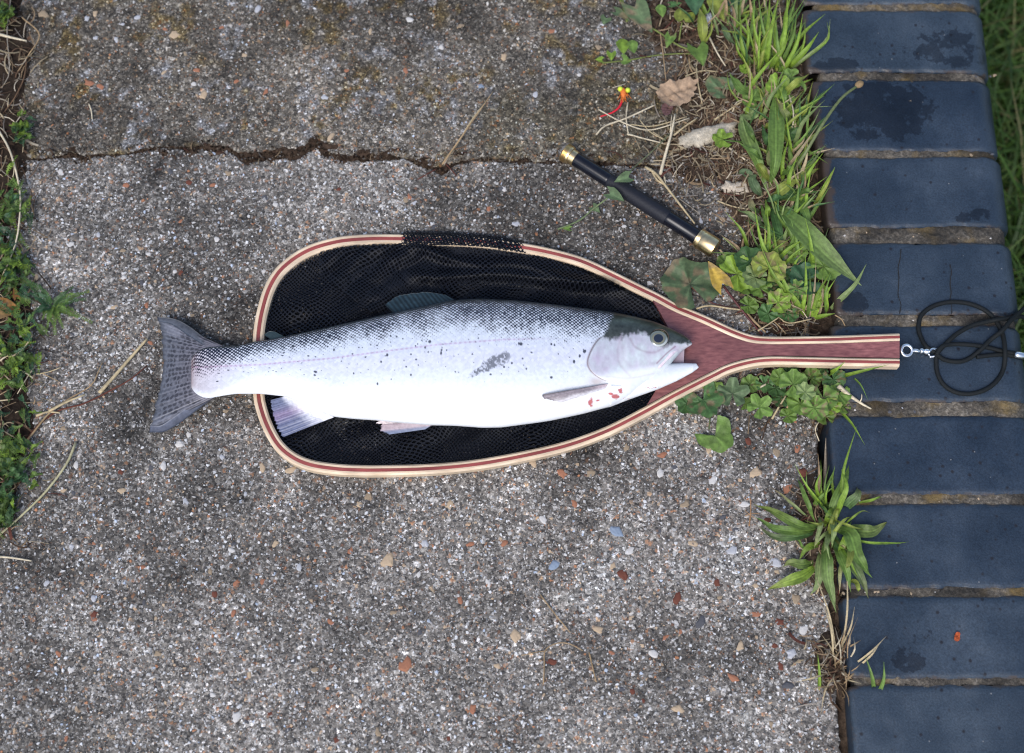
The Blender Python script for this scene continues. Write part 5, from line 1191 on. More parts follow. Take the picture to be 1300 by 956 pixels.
tuft('grass_tuft', 1062, 470, 'few thin green grass blades reaching over the handle onto bricks', [(1050, 478, 1073, 459, 7, 'bright', 34, 2), (1062, 480, 1128, 463, 5, 'bright', 34, 6), (1075, 472, 1102, 508, 3, 'mid', 20, 4), (1060, 515, 1098, 565, 4, 'bright', 20, 3), (1066, 655, 1088, 541, 4.5, 'bright', 40, -6)])
tuft('grass_tuft', 1105, 860, 'two short green blades at the lowest visible brick', [(1110, 880, 1098, 832, 5, 'mid', 24, 2), (1114, 885, 1122, 840, 5, 'mid', 22, 4), (1040, 875, 1038, 830, 4, 'bright', 18, 1)])

# --- mallows
r = plant('mallow_plant', 985, 365, 'cluster of lobed green mallow leaves above the net handle', 'weed')
for (x, y, z, R, c, kw) in [(936, 348, 20, 25, 'bright', dict(depth=.2)), (952, 333, 24, 22, 'dark', {}), (976, 340, 28, 24, 'yellow', {}), (990, 362, 16, 20, 'dark', {}), (1022, 356, 20, 22, 'blue', {}), (1046, 338, 18, 24, 'mid', {}), (965, 366, 18, 16, 'mid', dict(depth=.25)), (922, 335, 12, 15, 'mid', {}), (958, 352, 30, 17, 'pale', dict(depth=.25)), (1010, 322, 16, 16, 'mid', {}), (1040, 372, 14, 14, 'bright', {}), (1012, 366, 26, 13, 'mid', dict(depth=.3)), (950, 388, 9, 13, 'mid', {}),
                            (988, 384, 22, 17, 'bright', dict(depth=.2)), (1000, 398, 14, 14, 'dark', {}), (975, 398, 10, 14, 'dark', {}), (1004, 375, 12, 18, 'dark', {}), (945, 362, 12, 16, 'mid', {}), (978, 318, 14, 18, 'mid', {}), (1030, 385, 10, 12, 'mid', {}), (1005, 340, 14, 18, 'blue', {})]:
    leafpart(r, palm(x, y, z, R, rnd.random() * 6.28, G(c) * rnd.uniform(.7, 1.2), holes=rnd.random() < .3, tilt=(rnd.uniform(-.25, .25), rnd.uniform(-.3, .15)), seed=rnd.randrange(99), **kw))
for pts in ([(932, 350, 18), (950, 375, 10), (985, 392, 5)], [(976, 342, 26), (985, 360, 14), (992, 385, 4)], [(1022, 358, 18), (1015, 380, 8), (1005, 395, 3)]): leafpart(r, stalk(pts, 2.4, 2.8, (.16, .2, .07), 10), 'leaf_stalk')
r = plant('mallow_leaf', 877, 362, 'broad dull green mallow leaf with brown spots beside net throat', 'leaf')
leafpart(r, palm(876, 361, 9, 38, 1.94, G('dull') * .8, lobes=5, depth=.14, cup=.12, notch=.5, holes=True, seed=5, tilt=(.05, -.1)))
leafpart(r, stalk([(880, 366, 8), (905, 385, 5), (940, 392, 4)], 2.6, 2.2, (.17, .07, .06), 10), 'leaf_stalk')
r = plant('withered_leaf', 907, 345, 'yellow withered leaf hanging below the large brass cap', 'leaf')
leafpart(r, arrow(919, 364, 27, 40, 24, 2.05, (.55, .36, .06), seed=3, spotty=.6, tilt=(.1, .1)))
leafpart(r, stalk([(919, 364, 12), (935, 385, 12), (955, 410, 8), (968, 425, 6)], 3.2, 2.6, (.15, .05, .05), 12), 'leaf_stalk')
r = plant('mallow_plant', 1015, 500, 'cluster of round crinkled mallow leaves below the net handle', 'weed')
for (x, y, z, R, c, kw) in [(1007, 488, 20, 20, 'mid', dict(cup=.1)), (1045, 505, 22, 19, 'mid', {}), (1016, 512, 16, 18, 'mid', {}), (1034, 518, 26, 17, 'mid', dict(pleat=.18)), (964, 517, 12, 18, 'mid', dict(lobes=5, depth=.42)), (930, 500, 9, 20, 'dull', dict(lobes=5, depth=.4)), (985, 492, 9, 14, 'dark', {}),
                            (1058, 482, 14, 16, 'dark', {}), (1065, 500, 16, 15, 'mid', {}), (1000, 472, 8, 14, 'dark', {}), (1030, 480, 10, 14, 'mid', {}), (1048, 528, 12, 13, 'mid', {}), (992, 505, 8, 14, 'dark', {}), (1070, 516, 10, 11, 'mid', {}), (970, 488, 8, 12, 'dark', dict(depth=.3)), (1040, 474, 8, 12, 'dark', {}), (952, 488, 7, 13, 'mid', {}), (1022, 498, 30, 13, 'pale', dict(depth=.2)), (1056, 516, 24, 12, 'bright', {}), (990, 480, 16, 13, 'mid', {}), (1000, 528, 8, 11, 'mid', {}), (945, 512, 6, 11, 'mid', dict(depth=.35))]:
    leafpart(r, palm(x, y, z, R, rnd.random() * 6.28, G(c) * rnd.uniform(.7, 1.2), holes=rnd.random() < .3, tilt=(rnd.uniform(-.2, .2), rnd.uniform(-.3, .05)), seed=rnd.randrange(99), **kw))
for pts in ([(964, 515, 10), (985, 520, 6), (1010, 522, 3)], [(1007, 490, 18), (1003, 505, 8), (1001, 520, 3)], [(930, 500, 8), (950, 505, 5), (985, 512, 3)]): leafpart(r, stalk(pts, 2.2, 2.6, (.16, .15, .08), 10), 'leaf_stalk')
r = plant('mallow_plant', 900, 520, 'dark jagged mallow leaves under the lower hoop edge by handle', 'weed')
leafpart(r, palm(893, 508, 8, 27, -1.2, G('dark'), lobes=5, depth=.30, notch=.9, seed=8, tilt=(.1, -.15), holes=True)); leafpart(r, palm(872, 512, 6, 16, -2.2, G('dark') * .9, lobes=5, depth=.3, seed=9))
leafpart(r, palm(908, 553, 7, 25, -0.9, G('mid') * .9, lobes=3, depth=.32, notch=1.6, seed=10, tilt=(.05, .1), cup=.05)); leafpart(r, stalk([(900, 545, 6), (903, 525, 7), (915, 510, 6)], 2, 2, (.13, .16, .06), 8), 'leaf_stalk')
leafpart(r, palm(905, 493, 6, 14, .4, G('mid'), lobes=5, depth=.4, seed=12))
r = plant('mallow_plant', 925, 182, 'single small lobed green leaf over the pale stone chunk', 'leaf')
leafpart(r, palm(917, 177, 14, 15, 2.9, G('bright') * .8, lobes=5, depth=.38, seed=14, notch=.8)); leafpart(r, stalk([(920, 178, 13), (940, 180, 10), (962, 182, 5)], 1.8, 2.2, (.12, .22, .05), 8), 'leaf_stalk')

# --- bindweed along the top
r = plant('bindweed_plant', 860, 45, 'trailing bindweed with arrow shaped leaves at the top edge', 'weed')
for (x, y, z, Ln, Wd, rot, c, kw) in [(803, 6, 10, 52, 34, -1.05, 'dull', dict(spotty=.8)), (790, 52, 6, 20, 19, -1.5, 'bright', dict(heart=True)), (802, 54, 6, 18, 15, -1.4, 'mid', dict(heart=True)), (776, 66, 4, 14, 14, -1.6, 'bright', {}), (790, 76, 4, 12, 16, -.1, 'mid', {}), (765, 76, 4, 10, 10, 3.0, 'bright', {}),
                            (838, 8, 12, 18, 15, -1.4, 'mid', dict(heart=True)), (862, 24, 14, 22, 16, 1.4, 'yellow', dict(heart=True)), (872, 26, 14, 18, 16, .9, 'yellow', dict(heart=True)), (880, -8, 16, 34, 32, -1.5, 'blue', {}), (905, -6, 16, 40, 24, -1.2, 'yellow', dict(heart=True)), (852, 44, 8, 22, 16, -1.9, 'mid', dict(spotty=.5)),
                            (884, 58, 12, 32, 30, -1.3, 'mid', {}), (780, 14, 6, 26, 14, -.6, 'dull', dict(spotty=.6)), (815, -4, 10, 20, 12, .3, 'mid', {}), (850, 6, 6, 18, 10, .2, 'dark', {}), (925, 0, 10, 26, 24, -.4, 'blue', {}), (770, 22, 5, 12, 16, -2, 'dull', {})]:
    leafpart(r, arrow(x, y, z, Ln, Wd, rot, G(c) * rnd.uniform(.85, 1.1), seed=rnd.randrange(50), tilt=(rnd.uniform(-.15, .15), rnd.uniform(-.2, .1)), **kw))
leafpart(r, lance([(893, 58, 6), (892, 40, 20), (891, 25, 24), (888, 10, 20)], 14, G('yellow') * .9, seed=3)); leafpart(r, lance([(935, 58, 5), (925, 48, 14), (920, 38, 15), (915, 28, 10)], 9, G('dull'), seed=4))
for pts, w in (([(785, -5, 5), (800, 20, 6), (835, 40, 6), (862, 58, 7), (885, 66, 8)], 3), ([(765, 80, 3), (800, 76, 3), (835, 70, 4), (870, 68, 6), (885, 70, 8)], 2.2), ([(862, 52, 4), (864, 38, 9), (866, 28, 12)], 2.6), ([(790, 0, 5), (794, 18, 5), (796, 28, 3)], 4), ([(900, 45, 5), (903, 30, 10), (906, 15, 14)], 2.5)): leafpart(r, stalk(pts, w, w * .8, (.20, .24, .06), 14), 'stem')
r = plant('bindweed_plant', 770, 255, 'thin creeping stem with small grey green leaves over the baton', 'weed')
leafpart(r, stalk([(708, 291, 3), (735, 280, 4), (752, 266, 6), (772, 251, 20)], 2.6, 2.2, (.20, .25, .12), 14), 'stem'); leafpart(r, stalk([(795, 222, 20), (810, 208, 8), (830, 190, 5), (850, 170, 5)], 2.0, 1.6, (.20, .22, .12), 12), 'stem')
for (x, y, z, Ln, Wd, rot, c) in [(772, 244, 20.5, 24, 18, -.5, 'dull'), (800, 224, 21, 22, 17, 2.55 + .9, 'dull'), (752, 262, 5, 13, 12, -.7, 'dull'), (724, 290, 3, 14, 8, 3.0, 'mid')]: leafpart(r, arrow(x, y, z, Ln, Wd, rot, G(c) * 1.1, seed=5))
r = plant('ground_ivy', 915, 110, 'grey green round leaf with white fluff beside the brown dead leaf', 'leaf')
leafpart(r, palm(914, 112, 8, 20, 2.5, G('dull') * 1.0, lobes=3, depth=.18, notch=.8, seed=31, holes=True))
r = plant('mallow_plant', 985, 112, 'fresh green leaves at the foot of the large grass tuft', 'weed')
for (x, y, z, R, c) in [(988, 110, 20, 19, 'bright'), (955, 126, 14, 15, 'mid'), (995, 128, 14, 16, 'mid'), (1005, 98, 16, 13, 'mid'), (952, 145, 10, 12, 'pale'), (968, 120, 8, 10, 'mid'), (1002, 170, 8, 13, 'dark'), (945, 88, 10, 8, 'bright')]: leafpart(r, palm(x, y, z, R, rnd.random() * 6, G(c), lobes=5, depth=.2, seed=rnd.randrange(99), tilt=(rnd.uniform(-.3, .3), rnd.uniform(-.2, .2))))
leafpart(r, lance([(985, 118, 8), (1005, 112, 14), (1020, 105, 14), (1032, 100, 12)], 5, G('bright'))); leafpart(r, lance([(1000, 100, 8), (1015, 104, 14), (1022, 112, 14), (1020, 120, 10)], 7, G('mid')))

# --- yarrow and moss-like weeds on the left verge
def feather(pts, w, col, n=22, seed=0):
    c = wpath(pts, n); t = np.linspace(0, 1, n); tan = np.gradient(c, axis=0); tan /= np.linalg.norm(tan, axis=1)[:, None]
    side = np.cross(tan, [0, 0, 1.0]); side /= np.linalg.norm(side, axis=1)[:, None]
    items = [(*tube(c, np.linspace(.9, .4, n) * .5 * SC, 4), np.array(col) * 1.3)]
    g = np.random.default_rng(seed)
    for i in range(2, n):
        L = w * .5 * SC * math.sin(min(1, .25 + t[i]) * math.pi * .8 + .3) * g.uniform(.8, 1.2)
        for s in (-1, 1):
            d = side[i] * s * .85 + tan[i] * .6 + np.array([0, 0, g.uniform(-.1, .5)]); d /= np.linalg.norm(d); q = np.cross(d, [0, 0, 1.0]); q /= np.linalg.norm(q)
            a = c[i]; e = a + d * L; m_ = a + d * L * .55; ww = .9 * SC
            items.append((np.array([a, m_ + q * ww, e, m_ - q * ww]), [[0, 1, 2, 3]], np.array(col) * g.uniform(.7, 1.25)))
            f1_ = m_ + (d * .6 + q * .8) * L * .4; f2_ = m_ + (d * .6 - q * .8) * L * .4
            items.append((np.array([m_, f1_, f1_ + d * L * .08, m_ + d * .2 * L]), [[0, 1, 2, 3]], np.array(col))); items.append((np.array([m_, f2_, f2_ + d * L * .08, m_ + d * .2 * L]), [[0, 3, 2, 1]], np.array(col)))
    return merge(items)
r = plant('yarrow_plant', 68, 390, 'feathery green yarrow rosette spreading onto the slab at left', 'weed')
for (x, y, h, w, c) in [(112, 370, 8, 17, 'mid'), (108, 380, 7, 15, 'dark'), (116, 409, 5, 16, 'mid'), (98, 402, 7, 13, 'mid'), (70, 424, 6, 15, 'mid'), (60, 416, 8, 12, 'mid'), (80, 416, 6, 12, 'mid'), (38, 372, 10, 16, 'blue'), (28, 350, 12, 16, 'dark'), (42, 398, 6, 14, 'blue'), (50, 362, 10, 12, 'dark'), (92, 365, 9, 12, 'dark')]:
    leafpart(r, feather([(66, 389, 4), ((66 + x) / 2, (389 + y) / 2 - 2, h + 5), (x, y, h)], w, G(c) * rnd.uniform(.7, 1.0), seed=rnd.randrange(999)))
verge_sets = [('yarrow_plant', 14, 345, 'dark feathery yarrow clump at left edge level with hoop top', 16, 40, (0.6, .6)), ('yarrow_plant', 15, 440, 'dense green feathery clump at left edge beside the tail', 26, 52, (1, 1)), ('yarrow_plant', 8, 580, 'dark green mossy yarrow at left edge below the tail', 22, 60, (.7, 1)), ('yarrow_plant', 12, 270, 'small green yarrow shoots at left edge beneath the crack', 12, 40, (.7, 1)), ('yarrow_plant', 2, 655, 'lowest green yarrow shoots at the left edge', 8, 24, (.7, 1)), ('yarrow_plant', 30, 160, 'tiny green sprouts at left end of the crack', 7, 16, (.6, 1)), ('yarrow_plant', 5, 15, 'small green sprouts in the upper left corner', 6, 16, (.8, .8))]
for (nm, cx, cy, lb, n, sp_, _) in verge_sets:
    r = plant(nm, cx, cy, lb, 'weed')
    for k in range(int(n * 3.0)):
        x0, y0 = cx + rnd.gauss(0, sp_ * .28), cy + rnd.gauss(0, sp_ * .5); a = rnd.random() * 6.28; Lq = rnd.uniform(14, 32) if sp_ > 20 else rnd.uniform(8, 14)
        x1, y1 = x0 + Lq * math.cos(a), y0 + Lq * math.sin(a); x1 = min(x1, 52 + rnd.uniform(-10, 6)) if sp_ > 20 else x1
        leafpart(r, feather([(x0, y0, 3), ((x0 + x1) / 2, (y0 + y1) / 2, rnd.uniform(8, 18)), (x1, y1, rnd.uniform(4, 12))], rnd.uniform(9, 17), G(rnd.choice(['mid', 'dark', 'bright', 'mid', 'blue'])) * rnd.uniform(.55, 1.0), n=14, seed=rnd.randrange(9999)))
r = plant('withered_leaf', 10, 392, 'orange brown withered leaves among green weeds at left edge', 'leaf')
leafpart(r, arrow(2, 385, 12, 26, 16, -.3, (.30, .14, .03), seed=2, spotty=.5)); leafpart(r, arrow(-4, 400, 12, 22, 14, .2, (.34, .20, .04), seed=7, spotty=.5)); leafpart(r, arrow(22, 378, 10, 16, 10, 2.0, (.28, .13, .04), seed=9))

# ------------------------------------------------------------------ dry stalks, litter and small things
def straw(label, pts, w, c, w1=None, name='dry_stalk', extra=()):
    col = D(c) if isinstance(c, str) else np.array(c)
    main = stalk(pts, w, w1 if w1 else w * .6, col, 16, 5)
    if not extra:
        return solo(name, main[0], main[1], M_dry, label, 'straw', 'dry stalks and straws', main[2])
    r = thing(name, main[0].mean(0) * np.array([1, 1, 0]), label, 'straw', 'dry stalks and straws')
    part('stem', *main[:2], M_dry, r, main[2])
    for e in extra:
        g = stalk(*e); part('stem', g[0], g[1], M_dry, r, g[2])
    return r
straw('dry pale straw tuft standing in the crack above the net', [(560, 211, -2), (578, 185, 10), (592, 165, 14), (626, 116, 12)], 3.0, 'tan', 1.2, extra=[([(562, 211, -2), (585, 175, 12), (606, 145, 12)], 2.6, 1.2, D('grey'), 10), ([(568, 205, -2), (597, 155, 10), (618, 128, 8)], 2.2, 1, D('straw'), 10), ([(555, 214, -2), (540, 222, 3), (530, 228, 2)], 2, 1.4, D('red'), 6), ([(566, 208, 0), (575, 218, 4), (580, 224, 2)], 2, 1.2, D('red'), 6), ([(575, 190, 4), (590, 186, 6), (596, 180, 4)], 2, 1.2, D('brown'), 6)])
straw('thick pale straw lying below the tail towards lower left', [(126, 499, 3), (145, 478, 3), (165, 455, 3), (187, 430, 3)], 5.0, 'straw', 3.4)
straw('reddish brown bent twig beside the thick straw', [(33, 561, 2), (48, 540, 2), (75, 521, 3), (105, 513, 3), (140, 496, 3), (165, 482, 3), (187, 464, 2)], 2.8, 'red', 1.6)
straw('forked tan straw crossing the reddish twig', [(34, 560, 3), (62, 525, 5), (85, 508, 5), (115, 490, 4), (124, 474, 3), (130, 460, 3)], 2.8, 'tan', 1.3, extra=[([(62, 522, 5), (85, 510, 6), (108, 501, 5)], 4.2, 2, D('straw'), 8), ([(46, 528, 4), (60, 523, 5), (76, 524, 4)], 3.5, 2, D('straw'), 8)])
straw('pale green straw pointing to the lower left frame corner', [(96, 562, 4), (85, 588, 5), (60, 622, 5), (30, 652, 5), (-6, 684, 4)], 3.6, (.46, .42, .25), 2.6)
straw('short pale straw at the lowest left edge', [(-8, 706, 3), (15, 708, 3), (40, 712, 3)], 3.0, 'pale', 1.8)
straw('long white stalk arching along the left edge below crack', [(-5, 160, 10), (12, 190, 12), (22, 225, 12), (26, 255, 12), (22, 300, 12), (12, 330, 10), (3, 350, 8)], 3.2, 'pale', 2.0, extra=[([(14, 196, 12), (18, 215, 10), (16, 225, 8)], 1.6, 1, D('pale'), 6)])
straw('pale broken stalk at the upper left edge', [(-6, 42, 10), (12, 47, 10), (34, 52, 8)], 5, 'pale', 2.2)
straw('bent tan straw at the upper left beside broken stalk', [(28, 22, 6), (50, 44, 7), (36, 70, 6), (22, 92, 5)], 2.2, 'tan', 1.8)
straw('curved brown straw at the left edge above the crack', [(34, 74, 5), (30, 100, 6), (18, 125, 6), (4, 144, 4)], 2.0, 'brown', 1.6)
straw('thin looping straw in the upper left corner', [(14, -5, 8), (9, 40, 10), (12, 90, 10), (2, 112, 6)], 1.6, 'grey', 1.2)
straw('pale twisted stalk among weeds left of the tail', [(-4, 448, 10), (15, 452, 11), (30, 442, 11), (42, 425, 9)], 3.2, 'straw', 1.6, extra=[([(0, 458, 9), (12, 450, 10), (18, 453, 9)], 2.6, 1.6, D('pale'), 6)])
straw('crossed thin straws beside the left weeds below tail level', [(26, 470, 6), (34, 474, 6), (42, 480, 5)], 2.6, 'pale', 2, extra=[([(45, 464, 5), (34, 480, 6), (22, 500, 6)], 2.0, 1.2, D('pale'), 8), ([(46, 475, 3), (62, 472, 4), (78, 466, 3)], 1.8, 1.2, D('straw'), 8), ([(54, 474, 3), (66, 480, 3), (74, 484, 2)], 1.4, 1, D('tan'), 6)])
straw('slim straw leaning on the lower left weeds', [(4, 535, 8), (2, 555, 10), (0, 580, 8)], 2.4, (.34, .36, .16), 1.6, extra=[([(-4, 510, 8), (2, 525, 10), (0, 545, 8)], 1.6, 1, D('tan'), 6)])
straw('thin brown twig on the slab at lower left', [(14, 550, 2), (26, 562, 2), (42, 577, 2)], 1.6, 'tan', 1)
straw('small straw bit near the upper left crack end', [(113, 132, 2), (116, 141, 2), (117, 151, 2)], 2, 'pale', 1.6)
straw('thin white stalk near the brick end by the tuft', [(998, 110, 10), (1007, 140, 24), (1006, 162, 20), (1005, 160, 18)], 2.2, 'pale', 1.6)
straw('thick pale split straw standing up beside the baton', [(838, 222, 3), (845, 195, 10), (852, 170, 14), (857, 145, 12)], 5.0, 'pale', 2.6, extra=[([(851, 168, 12), (852, 155, 12), (853, 146, 10)], 2.2, 1.2, D('pale'), 6)])
straw('long forked straw lying against the large brass cap', [(819, 212, 4), (832, 220, 6), (845, 236, 6), (862, 258, 7), (882, 284, 10)], 4.0, 'straw', 2.2, extra=[([(826, 214, 5), (834, 228, 5), (846, 236, 5)], 3.0, 2.0, D('straw'), 8), ([(843, 222, 3), (845, 232, 4), (847, 240, 3)], 2.4, 1.5, D('pale'), 6), ([(862, 252, 2), (876, 262, 2), (888, 271, 2)], 1.4, 1, D('grey'), 6)])
straw('short pale straw on the soil between leaves and stones', [(926, 188, 6), (945, 202, 8), (966, 217, 6)], 3.0, 'pale', 1.8)
straw('long straw crossing the soil to the fly', [(757, 171, 3), (768, 160, 3), (795, 150, 4), (832, 133, 5)], 2.4, 'pale', 2.0)
straw('bent straws fanned out beside the fly', [(760, 139, 2), (790, 155, 4), (825, 165, 5), (875, 150, 6)], 2.0, 'pale', 1.4, extra=[([(797, 130, 2), (795, 150, 3), (798, 172, 3)], 2.2, 1.6, D('pale'), 8), ([(796, 170, 3), (818, 176, 3), (842, 182, 4)], 2.6, 1.6, D('pale'), 8), ([(800, 158, 3), (830, 160, 5), (872, 148, 6)], 1.8, 1.2, D('straw'), 10), ([(812, 152, 3), (826, 168, 4), (845, 178, 4)], 1.6, 1.0, D('straw'), 8), ([(855, 172, 4), (870, 160, 6), (885, 150, 6)], 3.0, 1.6, D('straw'), 8), ([(838, 178, 3), (834, 190, 3), (832, 196, 2)], 1.4, 1, D('grey'), 6)])
straw('thin straw hanging from the bindweed to dead leaf', [(838, 40, 6), (842, 70, 6), (846, 108, 4)], 1.8, 'tan', 1.2)
straw('pale straw standing between bindweed and grass tuft', [(900, 46, 8), (910, 66, 12), (921, 84, 6)], 2.6, 'pale', 1.8)
straw('thin vertical stalk right of the brown dead leaf', [(884, 85, 5), (886, 105, 8), (892, 134, 6)], 2.0, 'straw', 1.6, extra=[([(870, 97, 5), (890, 90, 7), (912, 91, 6)], 1.8, 1.4, D('straw'), 8), ([(875, 72, 4), (876, 85, 6), (880, 93, 4)], 2.2, 1.6, D('tan'), 6)])
straw('straight straw from the soil towards the round leaf', [(907, 152, 6), (925, 140, 8), (946, 126, 8)], 2.8, 'straw', 2, extra=[([(930, 142, 6), (935, 130, 8), (945, 126, 8)], 2, 1.4, D('pale'), 6), ([(925, 112, 8), (940, 114, 8), (955, 115, 8)], 1.8, 1.4, D('straw'), 6)])
straw('tan straws lying right of the large brass cap', [(942, 314, 3), (946, 300, 6), (960, 282, 6)], 4.0, 'tan', 2, extra=[([(950, 278, 4), (950, 300, 5), (951, 320, 4)], 1.8, 1.4, D('tan'), 6), ([(952, 262, 6), (962, 278, 8), (988, 315, 6)], 2.8, 1.8, D('straw'), 8), ([(911, 255, 3), (930, 262, 4), (953, 266, 5)], 2.2, 1.6, D('straw'), 8)])
straw('green tipped straw poking from under the brass cap', [(918, 301, 4), (928, 310, 5), (942, 323, 5)], 1.8, (.3, .36, .14), 1.6, extra=[([(914, 317, 6), (918, 322, 6), (922, 327, 5)], 3, 2.2, D('straw'), 6)])
straw('long tan stalks lying above the handle beneath mallow', [(884, 392, 6), (900, 388, 8), (930, 392, 8), (970, 396, 8)], 2.6, 'straw', 2, extra=[([(940, 388, 6), (955, 405, 8), (972, 422, 10)], 4, 2.4, D('tan'), 8), ([(962, 420, 12), (975, 412, 12), (990, 402, 12)], 2.2, 1.6, D('straw'), 8), ([(970, 400, 8), (985, 410, 8), (998, 424, 10)], 2, 1.6, D('tan'), 8), ([(985, 398, 6), (1000, 410, 8), (1030, 405, 8)], 2, 1.6, D('straw'), 8), ([(1000, 398, 8), (1015, 392, 9), (1025, 404, 8)], 1.6, 1.2, D('pale'), 8), ([(1060, 400, 18), (1068, 405, 18), (1073, 414, 15)], 1.8, 1.2, D('tan'), 8)])
straw('white split stalk end lying on the brick below handle', [(1064, 490, 17), (1080, 503, 15), (1095, 513, 14), (1106, 519, 13)], 6.5, 'pale', 2.0, extra=[([(1092, 510, 15), (1094, 505, 18), (1094, 500, 18)], 2, 1, D('pale'), 6)])
straw('small pale stalks among mallow below the handle', [(980, 532, 6), (988, 518, 9), (998, 502, 9)], 3.2, 'straw', 2, extra=[([(1002, 496, 10), (1003, 508, 9), (999, 518, 7)], 3.6, 2.4, D('tan'), 6), ([(960, 494, 7), (968, 490, 9), (976, 486, 8)], 3, 2, D('pale'), 6), ([(1040, 535, 4), (1035, 545, 4), (1040, 560, 0)], 2, 1.4, D('pale'), 6)])
straw('pale dry stem upright in the gap beside the bricks', [(1046, 628, -22), (1048, 590, -14), (1050, 560, -8), (1053, 540, -2)], 6.0, 'grey', 5.0)
straw('fine crooked stem lying on the slab near bottom', [(690, 868, 2), (691, 845, 3), (692, 826, 3), (705, 817, 3), (722, 817, 3), (740, 826, 2)], 1.8, 'tan', 1.2, extra=[([(686, 755, 2), (705, 780, 3), (724, 803, 2)], 2.0, 1.2, D('tan'), 8), ([(748, 828, 2), (752, 845, 2), (757, 866, 2)], 2.2, 1.4, D('tan'), 8), ([(662, 832, 2), (680, 828, 2), (695, 826, 2)], 1.2, 1, D('tan'), 6)])
straw('orange dry sprig lying left of the plantain rosette', [(951, 668, 3), (953, 650, 4), (953, 632, 3)], 2.2, (.36, .2, .1), 1.4, extra=[([(946, 655, 3), (955, 652, 4), (964, 652, 3)], 1.4, 1, (.36, .22, .12), 6), ([(946, 648, 3), (954, 655, 4), (962, 660, 3)], 1.2, 1, (.36, .22, .12), 6)])

# dead grass tussock by the lowest brick
r = plant('dead_grass_tuft', 1070, 840, 'bleached dead grass tussock in the gap by lowest bricks', 'grass tuft')
for k in range(34):
    x0, y0 = 1066 + gr2.gauss(0, 9), 848 + gr2.gauss(0, 12); a = gr2.uniform(0, 6.28); Lq = gr2.uniform(18, 70)
    x1, y1 = x0 + Lq * math.cos(a) * .6, y0 + Lq * math.sin(a); zz = gr2.uniform(5, 22)
    leafpart(r, lance([(x0, y0, 0), ((x0 + x1) / 2 + gr2.uniform(-6, 6), (y0 + y1) / 2, zz * 1.2), (x1, y1, zz * .7)], gr2.uniform(1.0, 2.2), D(gr2.choice(['straw', 'tan', 'pale', 'brown', 'tan'])) * gr2.uniform(.7, 1.1), n=9, rib=False, root=.7), 'blade', M_dry)
for (x0, y0, x1, y1) in [(1062, 830, 1035, 730), (1068, 830, 1075, 722), (1066, 825, 1085, 770), (1075, 850, 1125, 808), (1050, 855, 1010, 866), (1058, 840, 1045, 765), (1085, 850, 1118, 815)]:
    leafpart(r, lance([(x0, y0, 2), ((x0 + x1) / 2 + 4, (y0 + y1) / 2, 20), (x1, y1, 16)], 2.2, D('straw'), n=12, rib=False, root=.7), 'blade', M_dry)

# litter: fine dead fibres and crumbs over the soil (nobody could count them)
def litter(n, sampler, zf, seed, lmin, lmax):
    g = np.random.default_rng(seed); items_v = []; items_c = []
    S = 5; V = np.zeros((n, S, 2, 3)); C = np.zeros((n, S, 2, 3))
    pal = np.array([D('straw'), D('tan'), D('brown'), D('grey'), D('red'), D('brown') * .6, D('pale')]); pr = [.18, .22, .2, .12, .06, .16, .06]
    for k in range(n):
        x, y = sampler(g); a = g.random() * 6.28; L = g.uniform(lmin, lmax); cv = g.normal(0, 1.0); t = np.linspace(-.5, .5, S)
        an = a + cv * t; px_ = x + np.cumsum(np.cos(an)) * L / S; py_ = y + np.cumsum(np.sin(an)) * L / S
        zz = zf(px_, py_) + 0.0008 + 0.004 * g.random() * (1 - (2 * t) ** 2) + g.uniform(0, .002); w = g.uniform(.3, .85) * (1 if g.random() < .93 else 2.2)
        c = P(px_, py_, zz); sx = -np.sin(an) * w * SC; sy = -np.cos(an) * w * SC
        V[k, :, 0] = c + np.stack([sx, sy, np.full(S, .0002)], -1); V[k, :, 1] = c - np.stack([sx, sy, 0 * sx], -1)
        C[k] = pal[g.choice(7, p=pr)] * g.uniform(.35, .95) * np.array([.95, .95, 1.0])
    tpl = np.array([[2 * i, 2 * i + 1, 2 * i + 3, 2 * i + 2] for i in range(S - 1)])
    return V.reshape(-1, 3), (tpl[None] + (np.arange(n) * 2 * S)[:, None, None]).reshape(-1, 4), C.reshape(-1, 3)
def samp_wall(g):
    while True:
        b = SOIL_BLOBS[g.choice(len(SOIL_BLOBS), p=np.array([1.1, 1.4, 1.3, 1.2, .8, .6, .5, .25, .3, .3, .2, .5, .4]) / 8.85)]
        x, y = b[0] + g.normal(0, .5) * b[2], b[1] + g.normal(0, .5) * b[3]
        if x < 1062 + .02 * y and x > 760: return x, y
def zsoil(px, py):
    W = P(px, py, 0.0); return np.maximum(soil_z(np.asarray(px), np.asarray(py), W[..., 0], W[..., 1]), np.where(W[..., 0] < SLAB_R, 0.0003, -1))
v, f, c = litter(3000, samp_wall, zsoil, 61, 8, 34)
tag(add('plant_litter', new_mesh('plant_litter', v, f, c), M_dry), 'tangled dead roots and fibres on the soil by the bricks', 'litter', kind='stuff')
def zverge(px, py):
    W = P(px, py, 0.0); return np.maximum(verge_z(np.asarray(px), np.asarray(py), W[..., 0], W[..., 1]), 0.0003)
v, f, c = litter(800, lambda g: (min(g.normal(4, 20), 85), g.uniform(-20, 690)), zverge, 62, 8, 40)
tag(add('plant_litter', new_mesh('plant_litter', v, f, c), M_dry), 'dead brown fibres among the weeds on the left verge', 'litter', kind='stuff')
v, f, c = litter(140, lambda g: (g.uniform(60, 1000), np.interp(0, [0, 1], [196, 196]) + g.normal(0, 5)), lambda a, b: 0 * np.asarray(a) - .001, 63, 4, 16)
tag(add('plant_litter', new_mesh('plant_litter', v, f, c * .6), M_dry), 'short brown fibres caught in the slab crack', 'litter', kind='stuff')

